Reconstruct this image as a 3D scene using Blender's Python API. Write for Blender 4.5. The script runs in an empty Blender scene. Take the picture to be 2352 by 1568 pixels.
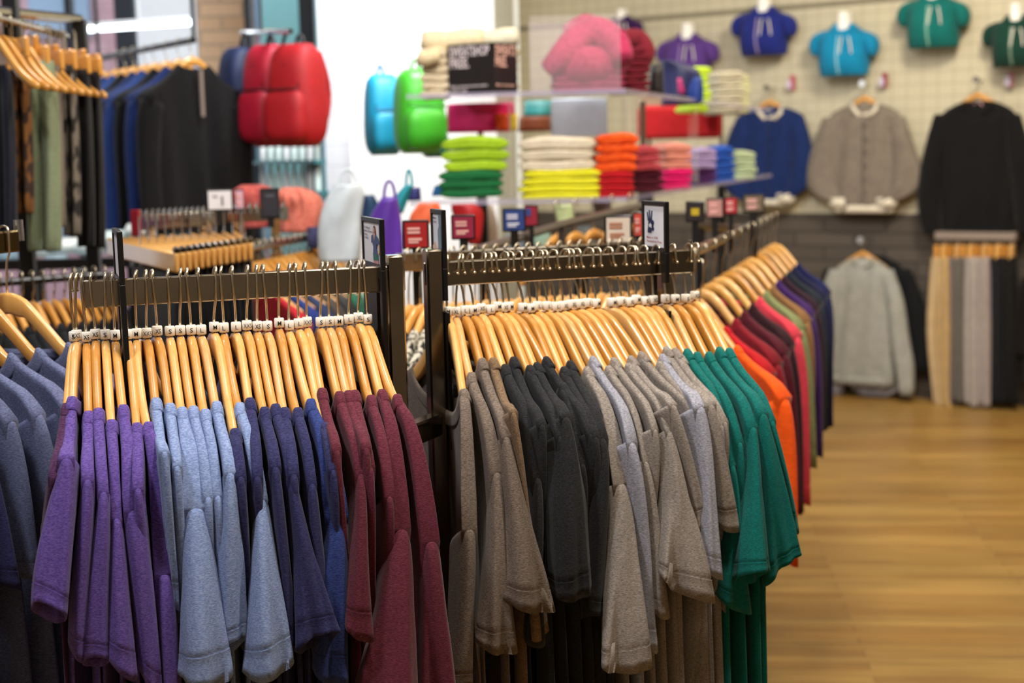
import bpy, math, random
import numpy as np
from math import pi, sin, cos, radians, sqrt, atan2
SC = bpy.context.scene
COL = SC.collection
rng = random.Random(7)
# ---------------------------------------------------------------- camera maths
CH = 1.58
FP = 2352 * 50 / 36.0
_p, _r = radians(7.65), radians(1.3)
C0 = np.array([0, 0, CH])
FW = np.array([0, cos(_p), -sin(_p)])
_u0 = np.array([0, sin(_p), cos(_p)]); _r0 = np.array([1.0, 0, 0])
CR = _r0 * cos(_r) - _u0 * sin(_r)
CU = _u0 * cos(_r) + _r0 * sin(_r)
Z = np.array([0, 0, 1.0])
def V(*a): return np.array(a, float)
def nrm(v):
    v = np.asarray(v, float); return v / max(1e-12, np.linalg.norm(v))
def ray(x, y): return FW + CR * ((x - 1176) / FP) + CU * ((784 - y) / FP)
def at(x, y, d): return C0 + ray(x, y) * d
def proj(P):
    v = np.asarray(P, float) - C0; d = v @ FW
    return V(1176 + FP * (v @ CR) / d, 784 - FP * (v @ CU) / d, d)
def hit(x, y, p0, n):
    r = ray(x, y); return C0 + r * (((p0 - C0) @ n) / (r @ n))
# ---------------------------------------------------------------- object helpers
def thing(name, label, cat, loc, group=None, kind=None):
    o = bpy.data.objects.new(name, None); COL.objects.link(o)
    o.empty_display_size = 0.05
    o.location = tuple(float(c) for c in loc); o['label'] = label; o['category'] = cat
    if group: o['group'] = group
    if kind: o['kind'] = kind
    return o
def root_loc(o):
    l = np.zeros(3)
    while o is not None:
        l = l + np.array(o.location); o = o.parent
    return l
def tag(o, label=None, cat=None, group=None, kind=None):
    if label: o['label'] = label
    if cat: o['category'] = cat
    if group: o['group'] = group
    if kind: o['kind'] = kind
    return o
class MB:
    """collects shapes in world coordinates, links them as one mesh object"""
    def __init__(s): s.v = []; s.f = []; s.n = 0; s.mi = []
    def add(s, v, f, mi=0):
        v = np.asarray(v, float).reshape(-1, 3)
        s.v.append(v); s.f += [tuple(i + s.n for i in q) for q in f]; s.mi += [mi] * len(f); s.n += len(v); return s
    def box(s, c, sx, sy, sz, X=(1,0,0), Y=(0,1,0), Zz=(0,0,1), bev=0.0, mi=0):
        """bevelled box: centre, full sizes, axes"""
        c = np.asarray(c, float); X = np.asarray(X, float); Y = np.asarray(Y, float); Zz = np.asarray(Zz, float)
        b = min(bev, sx * .45, sy * .45, sz * .45)
        if b <= 0:
            v = [c + X * i * sx / 2 + Y * j * sy / 2 + Zz * k * sz / 2 for i in (-1, 1) for j in (-1, 1) for k in (-1, 1)]
            f = [(0,1,3,2),(4,6,7,5),(0,4,5,1),(2,3,7,6),(0,2,6,4),(1,5,7,3)]
            return s.add(v, f, mi)
        v = []; idx = {}
        h = (sx / 2, sy / 2, sz / 2)
        for i in (-1, 1):
            for j in (-1, 1):
                for k in (-1, 1):
                    for a in range(3):
                        q = [i * (h[0] - (0 if a == 0 else b)), j * (h[1] - (0 if a == 1 else b)), k * (h[2] - (0 if a == 2 else b))]
                        idx[(i, j, k, a)] = len(v); v.append(c + X * q[0] + Y * q[1] + Zz * q[2])
        f = []
        def g(*k): return idx[k]
        for sg in (-1, 1):
            f.append((g(sg,-1,-1,0), g(sg,1,-1,0), g(sg,1,1,0), g(sg,-1,1,0)))
            f.append((g(-1,sg,-1,1), g(1,sg,-1,1), g(1,sg,1,1), g(-1,sg,1,1)))
            f.append((g(-1,-1,sg,2), g(1,-1,sg,2), g(1,1,sg,2), g(-1,1,sg,2)))
        for a in (-1, 1):
            for b2 in (-1, 1):
                f.append((g(a,b2,-1,0), g(a,b2,1,0), g(a,b2,1,1), g(a,b2,-1,1)))
                f.append((g(a,-1,b2,0), g(a,1,b2,0), g(a,1,b2,2), g(a,-1,b2,2)))
                f.append((g(-1,a,b2,1), g(1,a,b2,1), g(1,a,b2,2), g(-1,a,b2,2)))
        for i in (-1, 1):
            for j in (-1, 1):
                for k in (-1, 1): f.append((g(i,j,k,0), g(i,j,k,1), g(i,j,k,2)))
        return s.add(v, f, mi)
    def rings(s, R, close=True, cap0=True, cap1=True, mi=0):
        """R: list of rings (n,3)"""
        n = len(R[0]); m = len(R); v = np.concatenate(R); f = []
        for j in range(m - 1):
            for i in range(n if close else n - 1):
                k = (i + 1) % n
                f.append((j*n+i, j*n+k, (j+1)*n+k, (j+1)*n+i))
        if cap0: f.append(tuple(range(n - 1, -1, -1)))
        if cap1: f.append(tuple((m-1)*n + i for i in range(n)))
        return s.add(v, f, mi)
    def tube(s, pts, r, n=8, cap=True, mi=0):
        pts = [np.asarray(p, float) for p in pts]; R = []; up = None
        for i, p in enumerate(pts):
            t = nrm(pts[min(i+1, len(pts)-1)] - pts[max(i-1, 0)])
            if up is None: up = nrm(np.cross(t, V(.3, .5, .8) if abs(t[2]) < .9 else V(1, .2, 0)))
            a = nrm(up - t * (up @ t)); up = a; b = np.cross(t, a)
            rr = r[i] if hasattr(r, '__len__') else r
            th = np.arange(n) * 2 * pi / n
            R.append(p + rr * (np.outer(np.cos(th), a) + np.outer(np.sin(th), b)))
        return s.rings(R, cap0=cap, cap1=cap, mi=mi)
    def grid(s, G, mi=0):
        """G (m,n,3) surface"""
        m, n = G.shape[:2]
        f = [(j*n+i, j*n+i+1, (j+1)*n+i+1, (j+1)*n+i) for j in range(m-1) for i in range(n-1)]
        return s.add(G.reshape(-1, 3), f, mi)
    def sheet(s, poly, N, th, mi=0):
        """solid flat plate from polygon points with thickness th along N"""
        P = [np.asarray(p, float) for p in poly]; n = len(P); N = np.asarray(N, float)
        v = [p + N * th / 2 for p in P] + [p - N * th / 2 for p in P]
        f = [tuple(range(n)), tuple(range(2*n-1, n-1, -1))] + [(i, i+n, (i+1) % n + n, (i+1) % n) for i in range(n)]
        return s.add(v, f, mi)
    def build(s, name, mat, parent=None, smooth=True, mod=None):
        v = np.concatenate(s.v)
        if parent is not None: base = root_loc(parent)
        else: base = V((v[:,0].min()+v[:,0].max())/2, (v[:,1].min()+v[:,1].max())/2, v[:,2].min())
        me = bpy.data.meshes.new(name)
        me.from_pydata((v - base).tolist(), [], s.f)
        for m in (mat if isinstance(mat, (list, tuple)) else [mat]): me.materials.append(m)
        if any(s.mi): me.polygons.foreach_set('material_index', s.mi)
        if smooth:
            me.polygons.foreach_set('use_smooth', [True] * len(me.polygons))
            if smooth != 'all': me.set_sharp_from_angle(angle=radians(smooth if smooth is not True else 42))
        me.update()
        o = bpy.data.objects.new(name, me); COL.objects.link(o)
        if parent is not None: o.parent = parent
        else: o.location = tuple(base)
        return o
def clone(root, loc, label=None, group=None, rz=0.0, sc=None):
    r = root.copy(); COL.objects.link(r); r.location = tuple(float(c) for c in loc); r.rotation_euler = (0, 0, rz)
    if sc: r.scale = sc
    if label: r['label'] = label
    if group: r['group'] = group
    for ch in list(root.children):
        c = ch.copy(); COL.objects.link(c); c.parent = r
        for g in ch.children:
            d = g.copy(); COL.objects.link(d); d.parent = c
    return r
_tx = {}
def text_geo(txt, bold=False):
    k = (txt, bold)
    if k in _tx: return _tx[k]
    cu = bpy.data.curves.new('t', 'FONT'); cu.body = txt; cu.size = 1.0; cu.resolution_u = 2; cu.align_x = 'LEFT'
    if bold: cu.offset = 0.012
    o = bpy.data.objects.new('t', cu); COL.objects.link(o)
    dg = bpy.context.evaluated_depsgraph_get(); me = bpy.data.meshes.new_from_object(o.evaluated_get(dg))
    v = np.array([tuple(q.co) for q in me.vertices]).reshape(-1, 3); f = [tuple(p.vertices) for p in me.polygons]
    bpy.data.objects.remove(o); bpy.data.curves.remove(cu); bpy.data.meshes.remove(me)
    _tx[k] = (v, f); return _tx[k]
def put_text(mb, txt, org, X, Y, h, w=None, N=None, center=False, bold=False, mi=0):
    """lettering on the plane org + X*x + Y*y; h cap height, w total width if given"""
    v, f = text_geo(txt, bold)
    if not len(v): return
    x0, x1 = v[:,0].min(), v[:,0].max(); sx = h / .7
    if w: sx = w / (x1 - x0)
    xs = (v[:,0] - (x0 + (x1 - x0) / 2 if center else x0)) * sx; ys = v[:,1] * h / .7
    N = np.cross(X, Y) if N is None else N
    mb.add(np.asarray(org) + np.outer(xs, X) + np.outer(ys, Y) + np.asarray(N) * .0004, f, mi)
# ---------------------------------------------------------------- materials
def srgb(h):
    if isinstance(h, str): h = [int(h[i:i+2], 16) / 255 for i in (0, 2, 4)]
    return tuple((c / 12.92 if c <= .04045 else ((c + .055) / 1.055) ** 2.4) for c in h) + (1,)
_M = {}
def mat(name):
    m = bpy.data.materials.new(name); m.use_nodes = True
    return m, m.node_tree.nodes, m.node_tree.links, m.node_tree.nodes['Principled BSDF']
def plain(hexc, rough=.5, metal=0, spec=.5, coat=0, sheen=0, noise=.06, nscale=30, emit=0, trans=0, alpha=1):
    k = ('p', hexc, rough, metal, spec, coat, sheen, noise, nscale, emit, trans, alpha)
    if k in _M: return _M[k]
    m, N, L, B = mat('surface_' + hexc)
    c = srgb(hexc)
    B.inputs['Roughness'].default_value = rough; B.inputs['Metallic'].default_value = metal
    B.inputs['Specular IOR Level'].default_value = spec; B.inputs['Coat Weight'].default_value = coat
    B.inputs['Sheen Weight'].default_value = sheen; B.inputs['Transmission Weight'].default_value = trans
    B.inputs['Alpha'].default_value = alpha
    if emit:
        B.inputs['Emission Color'].default_value = c; B.inputs['Emission Strength'].default_value = emit
    tc = N.new('ShaderNodeTexCoord'); nz = N.new('ShaderNodeTexNoise'); nz.inputs['Scale'].default_value = nscale
    L.new(tc.outputs['Object'], nz.inputs['Vector'])
    mx = N.new('ShaderNodeMix'); mx.data_type = 'RGBA'
    mx.inputs['A'].default_value = tuple(x * (1 - noise * 2) for x in c[:3]) + (1,)
    mx.inputs['B'].default_value = tuple(min(1, x * (1 + noise * 2)) for x in c[:3]) + (1,)
    L.new(nz.outputs['Fac'], mx.inputs['Factor']); L.new(mx.outputs['Result'], B.inputs['Base Color'])
    _M[k] = m; return m
def cloth(hexc, hex2=None, heather=.3, fine=True, sheen=.08, rib=False):
    k = ('c', hexc, hex2, heather, fine, sheen, rib)
    if k in _M: return _M[k]
    m, N, L, B = mat('cloth_' + hexc)
    a = srgb(hexc); b = srgb(hex2) if hex2 else tuple(min(1, x * (1 + heather) + .015 * heather) for x in a[:3]) + (1,)
    B.inputs['Roughness'].default_value = .88; B.inputs['Specular IOR Level'].default_value = .18
    B.inputs['Sheen Weight'].default_value = sheen; B.inputs['Sheen Roughness'].default_value = .5
    tc = N.new('ShaderNodeTexCoord')
    mp = N.new('ShaderNodeMapping'); mp.inputs['Scale'].default_value = (260, 260, 1100) if fine else (60, 60, 160)
    L.new(tc.outputs['Object'], mp.inputs['Vector'])
    nz = N.new('ShaderNodeTexNoise'); nz.inputs['Scale'].default_value = 1; nz.inputs['Detail'].default_value = 2.5
    L.new(mp.outputs['Vector'], nz.inputs['Vector'])
    rp = N.new('ShaderNodeMapRange'); rp.inputs['From Min'].default_value = .36; rp.inputs['From Max'].default_value = .66
    L.new(nz.outputs['Fac'], rp.inputs['Value'])
    mx = N.new('ShaderNodeMix'); mx.data_type = 'RGBA'
    mx.inputs['A'].default_value = tuple(x * (1 - heather * .35) for x in a[:3]) + (1,); mx.inputs['B'].default_value = b
    L.new(rp.outputs['Result'], mx.inputs['Factor'])
    n2 = N.new('ShaderNodeTexNoise'); n2.inputs['Scale'].default_value = 14; n2.inputs['Detail'].default_value = 2
    L.new(tc.outputs['Object'], n2.inputs['Vector'])
    m2 = N.new('ShaderNodeMix'); m2.data_type = 'RGBA'; m2.blend_type = 'MULTIPLY'; m2.inputs['Factor'].default_value = .3
    L.new(mx.outputs['Result'], m2.inputs['A']); L.new(n2.outputs['Fac'], m2.inputs['B'])
    g = N.new('ShaderNodeMix'); g.data_type = 'RGBA'; g.blend_type = 'MIX'; g.inputs['Factor'].default_value = 0
    L.new(m2.outputs['Result'], B.inputs['Base Color'])
    bp = N.new('ShaderNodeBump'); bp.inputs['Strength'].default_value = .35; bp.inputs['Distance'].default_value = .0008
    if rib:
        wv = N.new('ShaderNodeTexWave'); wv.inputs['Scale'].default_value = 220; wv.bands_direction = 'DIAGONAL'
        L.new(tc.outputs['Object'], wv.inputs['Vector']); L.new(wv.outputs['Fac'], bp.inputs['Height'])
    else: L.new(nz.outputs['Fac'], bp.inputs['Height'])
    L.new(bp.outputs['Normal'], B.inputs['Normal'])
    # soft crumpling of the knit, a few centimetres across
    n3 = N.new('ShaderNodeTexNoise'); n3.inputs['Scale'].default_value = 22 if fine else 9; n3.inputs['Detail'].default_value = 3
    mp3 = N.new('ShaderNodeMapping'); mp3.inputs['Scale'].default_value = (1.3, 1.3, .6)
    L.new(tc.outputs['Object'], mp3.inputs['Vector']); L.new(mp3.outputs['Vector'], n3.inputs['Vector'])
    b3 = N.new('ShaderNodeBump'); b3.inputs['Strength'].default_value = .35; b3.inputs['Distance'].default_value = .004 if fine else .015
    L.new(n3.outputs['Fac'], b3.inputs['Height']); L.new(b3.outputs['Normal'], bp.inputs['Normal'])
    _M[k] = m; return m
def wood_hanger(hexa, hexb, coat=.6):
    m, N, L, B = mat('varnished_wood')
    tc = N.new('ShaderNodeTexCoord'); mp = N.new('ShaderNodeMapping'); mp.inputs['Scale'].default_value = (90, 90, 8)
    L.new(tc.outputs['Object'], mp.inputs['Vector'])
    nz = N.new('ShaderNodeTexNoise'); nz.inputs['Scale'].default_value = 1; nz.inputs['Detail'].default_value = 3; nz.inputs['Distortion'].default_value = .6
    L.new(mp.outputs['Vector'], nz.inputs['Vector'])
    mx = N.new('ShaderNodeMix'); mx.data_type = 'RGBA'; mx.inputs['A'].default_value = srgb(hexa); mx.inputs['B'].default_value = srgb(hexb)
    L.new(nz.outputs['Fac'], mx.inputs['Factor']); L.new(mx.outputs['Result'], B.inputs['Base Color'])
    B.inputs['Roughness'].default_value = .34; B.inputs['Coat Weight'].default_value = coat; B.inputs['Coat Roughness'].default_value = .16
    return m
def tweed(c1, c2, scale=120):
    m, N, L, B = mat('tweed')
    tc = N.new('ShaderNodeTexCoord'); vo = N.new('ShaderNodeTexNoise'); vo.inputs['Scale'].default_value = scale; vo.inputs['Detail'].default_value = 1
    L.new(tc.outputs['Object'], vo.inputs['Vector'])
    rp = N.new('ShaderNodeValToRGB'); rp.color_ramp.elements[0].position = .44; rp.color_ramp.elements[1].position = .56
    rp.color_ramp.elements[0].color = srgb(c1); rp.color_ramp.elements[1].color = srgb(c2)
    L.new(vo.outputs['Fac'], rp.inputs['Fac']); L.new(rp.outputs['Color'], B.inputs['Base Color']); B.inputs['Roughness'].default_value = .9
    return m
def glassy(hexc, alpha=.25, rough=.05):
    alpha *= .45
    k = ('g', hexc, alpha, rough)
    if k in _M: return _M[k]
    m, N, L, B = mat('clear_sheet')
    B.inputs['Base Color'].default_value = srgb(hexc); B.inputs['Roughness'].default_value = rough
    B.inputs['Alpha'].default_value = alpha; B.inputs['Specular IOR Level'].default_value = .6
    _M[k] = m; return m
METAL_N = plain('d2c6ac', .3, 1, noise=.1, nscale=60)         # hook wire, warm nickel
METAL_D = plain('a89d8c', .20, 1, noise=.14, nscale=12)        # rack tube
CHROME = plain('c8c8c8', .15, 1)
BLACKP = plain('0b0b0d', .38, spec=.5)
WHITEP = plain('f2ece0', .42)
INK = plain('15140f', .6)
WOODS = [wood_hanger('c88a3c', 'dba252'), wood_hanger('d69a4c', 'e6b469'), wood_hanger('b87628', 'cd9340'), wood_hanger('c9924f', 'dcae6c')]
# ---------------------------------------------------------------- hanging garments
_HU = [0, .018, .04, .07, .11, .15, .19, .222]
_HZ = [-.008, -.0095, -.020, -.047, -.085, -.112, -.131, -.145]
def prof(u): return float(np.interp(abs(u), _HU, _HZ))
def bow(u, k): return k * (abs(u) / .222) ** 1.6
def hanger(name, label, T, eu, et, m, mark=None, barz=.05, side=1, k=0.0, lo=False, group=None, hk=.022, twist=0.0, hl=.197):
    """wooden hanger: T = point at the foot of its hook; side = where the hook's shank passes the bar"""
    root = thing(name, label, 'clothes hanger', T, group)
    W = lambda u, t, z: T + eu * u + et * t + Z * z
    mb = MB(); n = 8 if lo else 12; us = np.linspace(-hl, hl, 15 if lo else 33); R = []
    for u in us:
        a = abs(u) / .222
        ht = .032 * (1 - a) + .023 * a
        if a < .12: ht = .036
        wd = (.0063 if not lo else .0066) * (1 - .10 * a)
        if abs(u) > hl * .985: ht *= .6; wd *= .6
        c = (u, bow(u, k), prof(u) - ht / 2)
        th = np.arange(n) * 2 * pi / n; cs, sn = np.cos(th), np.sin(th)
        ex = .5
        tt = c[1] + wd * np.sign(cs) * np.abs(cs) ** ex; zz = c[2] + ht / 2 * np.sign(sn) * np.abs(sn) ** ex
        R.append(np.array([W(u, a1, b1) for a1, b1 in zip(tt, zz)]))
    mb.rings(R); mb.build('hanger_body', m, root, smooth='all')
    # hook wire
    q = hk / 2; P = []
    zt = barz + .004
    jx = twist
    P += [W(0, 0, -.012), W(0, 0, .012), W(side * q * .3, jx * .2, barz - .052), W(side * q * .95, jx * .6, barz - .036), W(side * q, jx, barz - .01)]
    for a in np.linspace(0, pi, 5 if lo else 9): P.append(W(side * q * cos(a), jx + .002 * sin(a), zt - .004 + (q * .75) * sin(a)))
    e = .016 if side > 0 else .020
    P += [W(-side * q * 1.02, jx * .8, barz - e * .6), W(-side * (q + .003), jx * .5, barz - e)]
    h = MB(); h.tube(P, .0019 if not lo else .0018, 5 if lo else 8)
    if not lo:
        cpt = P[-1]; h.tube([cpt + Z * .002, cpt + Z * .001, cpt - Z * .001, cpt - Z * .002], [.0010, .0028, .0028, .0010], 7)
    h.build('hook', METAL_N, root, smooth='all')
    if mark is not None:
        s = MB(); th = np.arange(20) * 2 * pi / 20
        def ring(r, z): return np.array([W(r * .0076 * np.sign(cos(a)) * abs(cos(a)) ** .75, r * .0070 * np.sign(sin(a)) * abs(sin(a)) ** .75, z) for a in th])
        s.rings([ring(.9, -.0066), ring(1, -.0056), ring(1, .0056), ring(.9, .0066)])
        sm = s.build('size_marker', WHITEP, root, smooth=True)
        if mark.strip():
            tb = MB()
            if len(mark) > 2: w = .0115
            elif len(mark) == 2: w = .0078
            else: w = .0042 if mark != 'M' else .0052
            put_text(tb, mark, W(.0080, 0, -.0033), et, Z, .0062, w, N=eu, center=True, bold=(len(mark) + ord(mark[0])) % 3 == 0)
            tb.build('size_letters', INK, sm, smooth=False)
    return root
def sweep(mb, P, ha, hb, Wd, n=28, ex=.8, folds=(), cap0=True, inner=0.03, ph=0.0, top=True, hem=True):
    """cloth tube: P top-surface path, ha half widths along Wd, hb half depths; folds = (amp, k, phase)"""
    P = np.asarray(P); m = len(P); R = []
    th = np.arange(n) * 2 * pi / n
    for i in range(m):
        t = nrm(P[min(i+1, m-1)] - P[max(i-1, 0)])
        w = nrm(Wd[i]); D = nrm(np.cross(t, w)); 
        s = i / (m - 1); a, b = ha[i], hb[i]
        cs, sn = np.cos(th), np.sin(th)
        x = np.sign(cs) * np.abs(cs) ** ex * a; y = np.sign(sn) * np.abs(sn) ** ex * b
        r = 1 + 0 * th
        big = max(0.0, a - .013)
        f0 = folds[0][2] if folds else 0
        y = y + big * .42 * s ** .8 * np.sin(x / max(a, .01) * (2.6 + a * 30) + f0 + ph + 1.2 * s) + big * .16 * s * np.sin(x / max(a, .01) * 7.5 + 2 * f0 - 2 * s)
        for (am, k, p0) in folds: r = r + (am * s ** 1.1 / max(.012, (a + b) / 2)) * np.sin(k * th + p0 + ph + 1.6 * s)
        c = P[i] - D * b if top else P[i]
        hz = (.010 + big * .25) * s ** 10 * np.sin(th * 1.0 + (pi if int(f0 * 10) % 3 else 0) + .5) if hem else 0 * th
        R.append(c + np.outer(x * (1 + (r - 1) * .5), w) + np.outer(y * r, D) + np.outer(hz, Z))
    R[0] = R[0].mean(0) + (R[0] - R[0].mean(0)) * .93
    if hem:
        sp = np.linalg.norm(R[-1].mean(0) - R[-2].mean(0)); back = max(1, int(round(.024 / max(sp, .004)))); k = max(3, m - 1 - back)
        i1 = R[m-2]; c1 = i1.mean(0); i2 = R[max(1, m-4)]; c2 = i2.mean(0)
        inn = [R[-1].mean(0) + (R[-1] - R[-1].mean(0)) * .95, c1 + (i1 - c1) * .88, c2 + (i2 - c2) * .80]
        A, B2 = R[k], R[k-1]; gr = []
        for f_, sc_ in ((.30, 1.0), (.18, .965), (.06, 1.01)):
            q = A + (B2 - A) * f_; qc = q.mean(0); gr.append(qc + (q - qc) * sc_)
        R = R[:k] + gr + R[k:] + inn
    mb.rings(R, cap0=cap0, cap1=True)
def ramp(a, b, s, p=1.0): return a + (b - a) * s ** p
def shirt(name, label, cat, T, eu, et, m, uc=.10, k=0.0, seam=None, hem=None, a0=.0080, length=.66, group=None,
          lo=False, sl=.22, seed=0, collar_mat=None, wide=.235, jn=0.0, th0=.0048, hood=False, mid=None, phase=0.0, bh=None, reach=.02):
    """garment on a hanger (T, eu, et). seam: world point of the near shoulder seam; hem: (L, R) world points of the near sleeve's hem"""
    r = random.Random(seed); root = thing(name, label, cat, T - Z * (length + .13), group)
    W = lambda u, t, z: T + eu * u + et * t + Z * z
    loc = lambda P: V((P - T) @ eu, (P - T) @ et, P[2] - T[2])
    zr = lambda u: prof(u) + .0055
    us_ = wide
    if seam is not None:
        q = loc(seam); ut, tt, zt = q[0], q[1], q[2]
    else: ut, tt, zt = us_, bow(us_, k) + r.uniform(-.004, .004), -.163
    def ridge(u):
        a = abs(u)
        if a <= .205: z = zr(u)
        else:
            s = (a - .205) / (us_ - .205)
            z = zr(.205) + s * (-.163 - zr(.205))
        t = bow(u, k)
        if u > .16:
            s = min(1, (u - .16) / (us_ - .16)); s2 = s ** 1.8
            t = t + (tt - bow(us_, k)) * s2; z = z + (zt + .163) * s2
            u = u + (ut - us_) * s2
        return u, t, z
    nu = 21 if lo else 41; nv = 12 if lo else 26
    U = np.linspace(-us_, us_, nu); body = MB()
    fa, fk, fp = r.uniform(.002, .004), r.uniform(50, 75), r.uniform(0, 6)
    zn = zr(uc)
    G = {}
    for sd in (-1, 1):
        g = np.zeros((nv, nu, 3))
        for i, u in enumerate(U):
            ru, rt, rz = ridge(u)
            z0 = rz
            if abs(u) < uc:
                dp = (.055 if sd < 0 else .018); z0 = zn - dp * sqrt(max(0, 1 - (u / uc) ** 2)) - .003
            for j in range(nv):
                v = (j / (nv - 1)) ** 1.35
                hd = (0, .0014, .0045, .010, .022)
                zb = -.13 - length
                if hood is False: zb += .012 * sin(u * 40 + fp)
                if j < 5: z = z0 - hd[j]
                else:
                    q = ((j - 4) / (nv - 5)) ** 1.25; z = z0 - .022 + (zb - z0 + .022) * q
                v = (z0 - z) / (z0 - zb); dz = z0 - z
                e = 1 - (abs(u) / us_) ** 8
                e = max(e, 1 - dz / .10) if u > 0 else e
                tk = .0071 if not lo else max(.0084, th0 * .8)
                th = (tk + (th0 - tk) * min(1, max(0, dz - .03) / .06)) * sqrt(max(.06, e)) * ((.30, .72, .95, 1, 1)[j] if j < 5 and abs(u) >= uc else 1)
                dd = min(1, v * 2.2)
                uu = ru + (u * .93 - ru) * min(1, v * 3.2) + u * .06 * v
                wv = .0085 * dd * sin(u * 46 + phase + v * 1.5) + fa * dd * sin(u * fk + fp - v * 2)
                tb = rt * (1 - .5 * dd) + wv + jn * dd
                if u > .10 and a0 > .0075:
                    s_ = min(1, (u - .10) / (us_ - .11)); th += (a0 - .0071) * s_ * s_ * max(0, 1 - dz / .10)
                g[j, i] = W(uu, tb + sd * th, z)
        G[sd] = g
    # join the two panels into one closed skin
    A, Bk = G[-1], G[1]; n0 = nu * nv
    v = np.concatenate([A.reshape(-1, 3), Bk.reshape(-1, 3)]); f = []
    for j in range(nv - 1):
        for i in range(nu - 1):
            f.append((j*nu+i, j*nu+i+1, (j+1)*nu+i+1, (j+1)*nu+i)); f.append((n0+j*nu+i+1, n0+j*nu+i, n0+(j+1)*nu+i, n0+(j+1)*nu+i+1))
        f.append((j*nu, (j+1)*nu, n0+(j+1)*nu, n0+j*nu)); f.append((j*nu+nu-1, n0+j*nu+nu-1, n0+(j+1)*nu+nu-1, (j+1)*nu+nu-1))
    for i in range(nu - 1):
        if max(abs(U[i]), abs(U[i+1])) > uc * 1.02: f.append((i, n0+i, n0+i+1, i+1))
    body.add(v, f); body.build('shirt_body', m, root, smooth='all')
    # collar band
    if collar_mat is not False:
        cb = MB(); R = []
        al = [0, .006, .03, .09] if lo else [0, .003, .012, .035, .08, .15]
        al = al + list(np.linspace(al[-1], pi - al[-1], 10 if lo else 18))[1:-1] + [pi - q for q in al[::-1]]
        al = al + [pi + q for q in al[1:-1]]
        for a in al:
            cx, sx = cos(a), sin(a)
            sd = -1 if sx < 0 else 1; dp = .055 if sx < 0 else .018
            u = uc * cx; z = zn - dp * abs(sx)
            w = .0090 if not lo else .010
            t = bow(u, k) + w * sd * abs(sx) ** .22
            if abs(sx) < 1e-6: t = bow(u, k)
            base = W(u, t, z)
            side = abs(sx) ** .35
            out = nrm(eu * (cx * .75) - Z * (.62 + .3 * abs(sx)))
            hgt = nrm(Z * (1 - side) * .8 + eu * cx * (1 - side) * .6 + et * sd * side * .9)
            R.append(np.array([base - out * .004 - hgt * .001, base - out * .003 + hgt * .0016, base + out * .003 + hgt * .0026, base + out * .016 + hgt * .0026, base + out * .019 + hgt * .0016, base + out * .020 - hgt * .002]))
        R.append(R[0]); cb.rings(R, cap0=False, cap1=False); cb.build('collar', collar_mat or m, root, smooth='all')
    # sleeves
    for sgn in (1, -1):
        sb = MB(); mN = 12 if lo else 24
        if sgn == 1: u1, t1, z1 = ut, tt, zt
        else: u1, t1, z1 = -us_, bow(us_, k), -.163
        P1 = W(u1, t1, z1)
        if sgn == 1 and hem is not None:
            L, Rr = hem; H = (L + Rr) / 2; wv = Rr - L; aH = np.linalg.norm(wv) / 2; wH = wv / (2 * aH); bH = bh or .016
        else:
            H = P1 + eu * sgn * (reach + (.03 if reach > 0 else .008) * r.random()) - Z * (sl * (1 + .12 * r.uniform(-1, 1))) + et * r.uniform(-.004, .004)
            wH = et + eu * r.uniform(-.3, .3); aH = .011 if not lo else .014; bH = .04 if not lo else .045
        P0 = P1 - eu * sgn * .022 + Z * .017
        D = np.linalg.norm(H - P1)
        t0 = (eu * sgn * .52 - Z * .85) * D * 1.0; tE = (H - P1) * .55 - Z * D * .45
        P, ha, hb, Wd = [], [], [], []
        for i in range(mN):
            s = i / (mN - 1)
            if s < .06: p = P1 + (P0 - P1) * (1 - s / .06) * .25
            q = s
            h00, h10, h01, h11 = 2*q**3-3*q*q+1, q**3-2*q*q+q, -2*q**3+3*q*q, q**3-q*q
            p = P1 * h00 + t0 * h10 * .6 + H * h01 + tE * h11
            P.append(p)
            sp = 3*s*s - 2*s**3 if not mid else None
            ha.append(ramp(a0, aH, s, .9) if not mid else (np.interp(s, [0, mid[0], 1], [a0, mid[1], aH])))
            hb.append(np.interp(s, [0, .25, .6, 1], [.045, .045, .030 if aH > .02 else .04, bH]))
            Wd.append(et * (1 - s) + nrm(wH) * s)
        if sgn == -1: Wd = [-w for w in Wd]
        fl = [(.0028, 3, r.uniform(0, 6)), (.0022, 5, r.uniform(0, 6)), (.0012, 8, r.uniform(0, 6))]
        if aH < .02: fl = [(a * .5, b, c) for a, b, c in fl]
        sweep(sb, P, ha, hb, Wd, n=18 if lo else 40, folds=fl, inner=.025)
        sb.build('sleeve', m, root, smooth='all')
    return root
# ================================================================= the two front rack arms
HB = {  # heather T-shirt colours
 'purple': cloth('4e3882', '7058a4'), 'plum': cloth('3a1838', '54305a'), 'blue': cloth('7084b2', '98aad2'), 'navy': cloth('22224a', '3a3a6a'), 'indigo': cloth('222f68', '384888'),
 'maroon': cloth('541a2a', '70303f'), 'brown': cloth('62554a', '85766a'), 'tan': cloth('6c5540', '8c7256'), 'charcoal': cloth('17171a', '2e2f31'),
 'grey': cloth('7e746c', 'a69c92'), 'silver': cloth('868690', 'b0b0bc'), 'teal': cloth('005a55', '07746c', heather=.15), 'slate': cloth('535a7c', '747ca0')}
A0 = V(-.583, 1.943, 1.398); A1 = V(-.183, 2.076, 1.398)
B0 = V(-.098, 2.204, 1.393); B1 = V(.300, 2.336, 1.393)
def frame(p0, p1):
    et = nrm((p1 - p0) * V(1, 1, 0)); eu = np.cross(et, Z) ; eu = eu if eu[1] < 0 else -eu
    return eu, et
EU, ET = frame(A0, A1)
def rot(v, a): return V(v[0]*cos(a) - v[1]*sin(a), v[0]*sin(a) + v[1]*cos(a), v[2])
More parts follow.
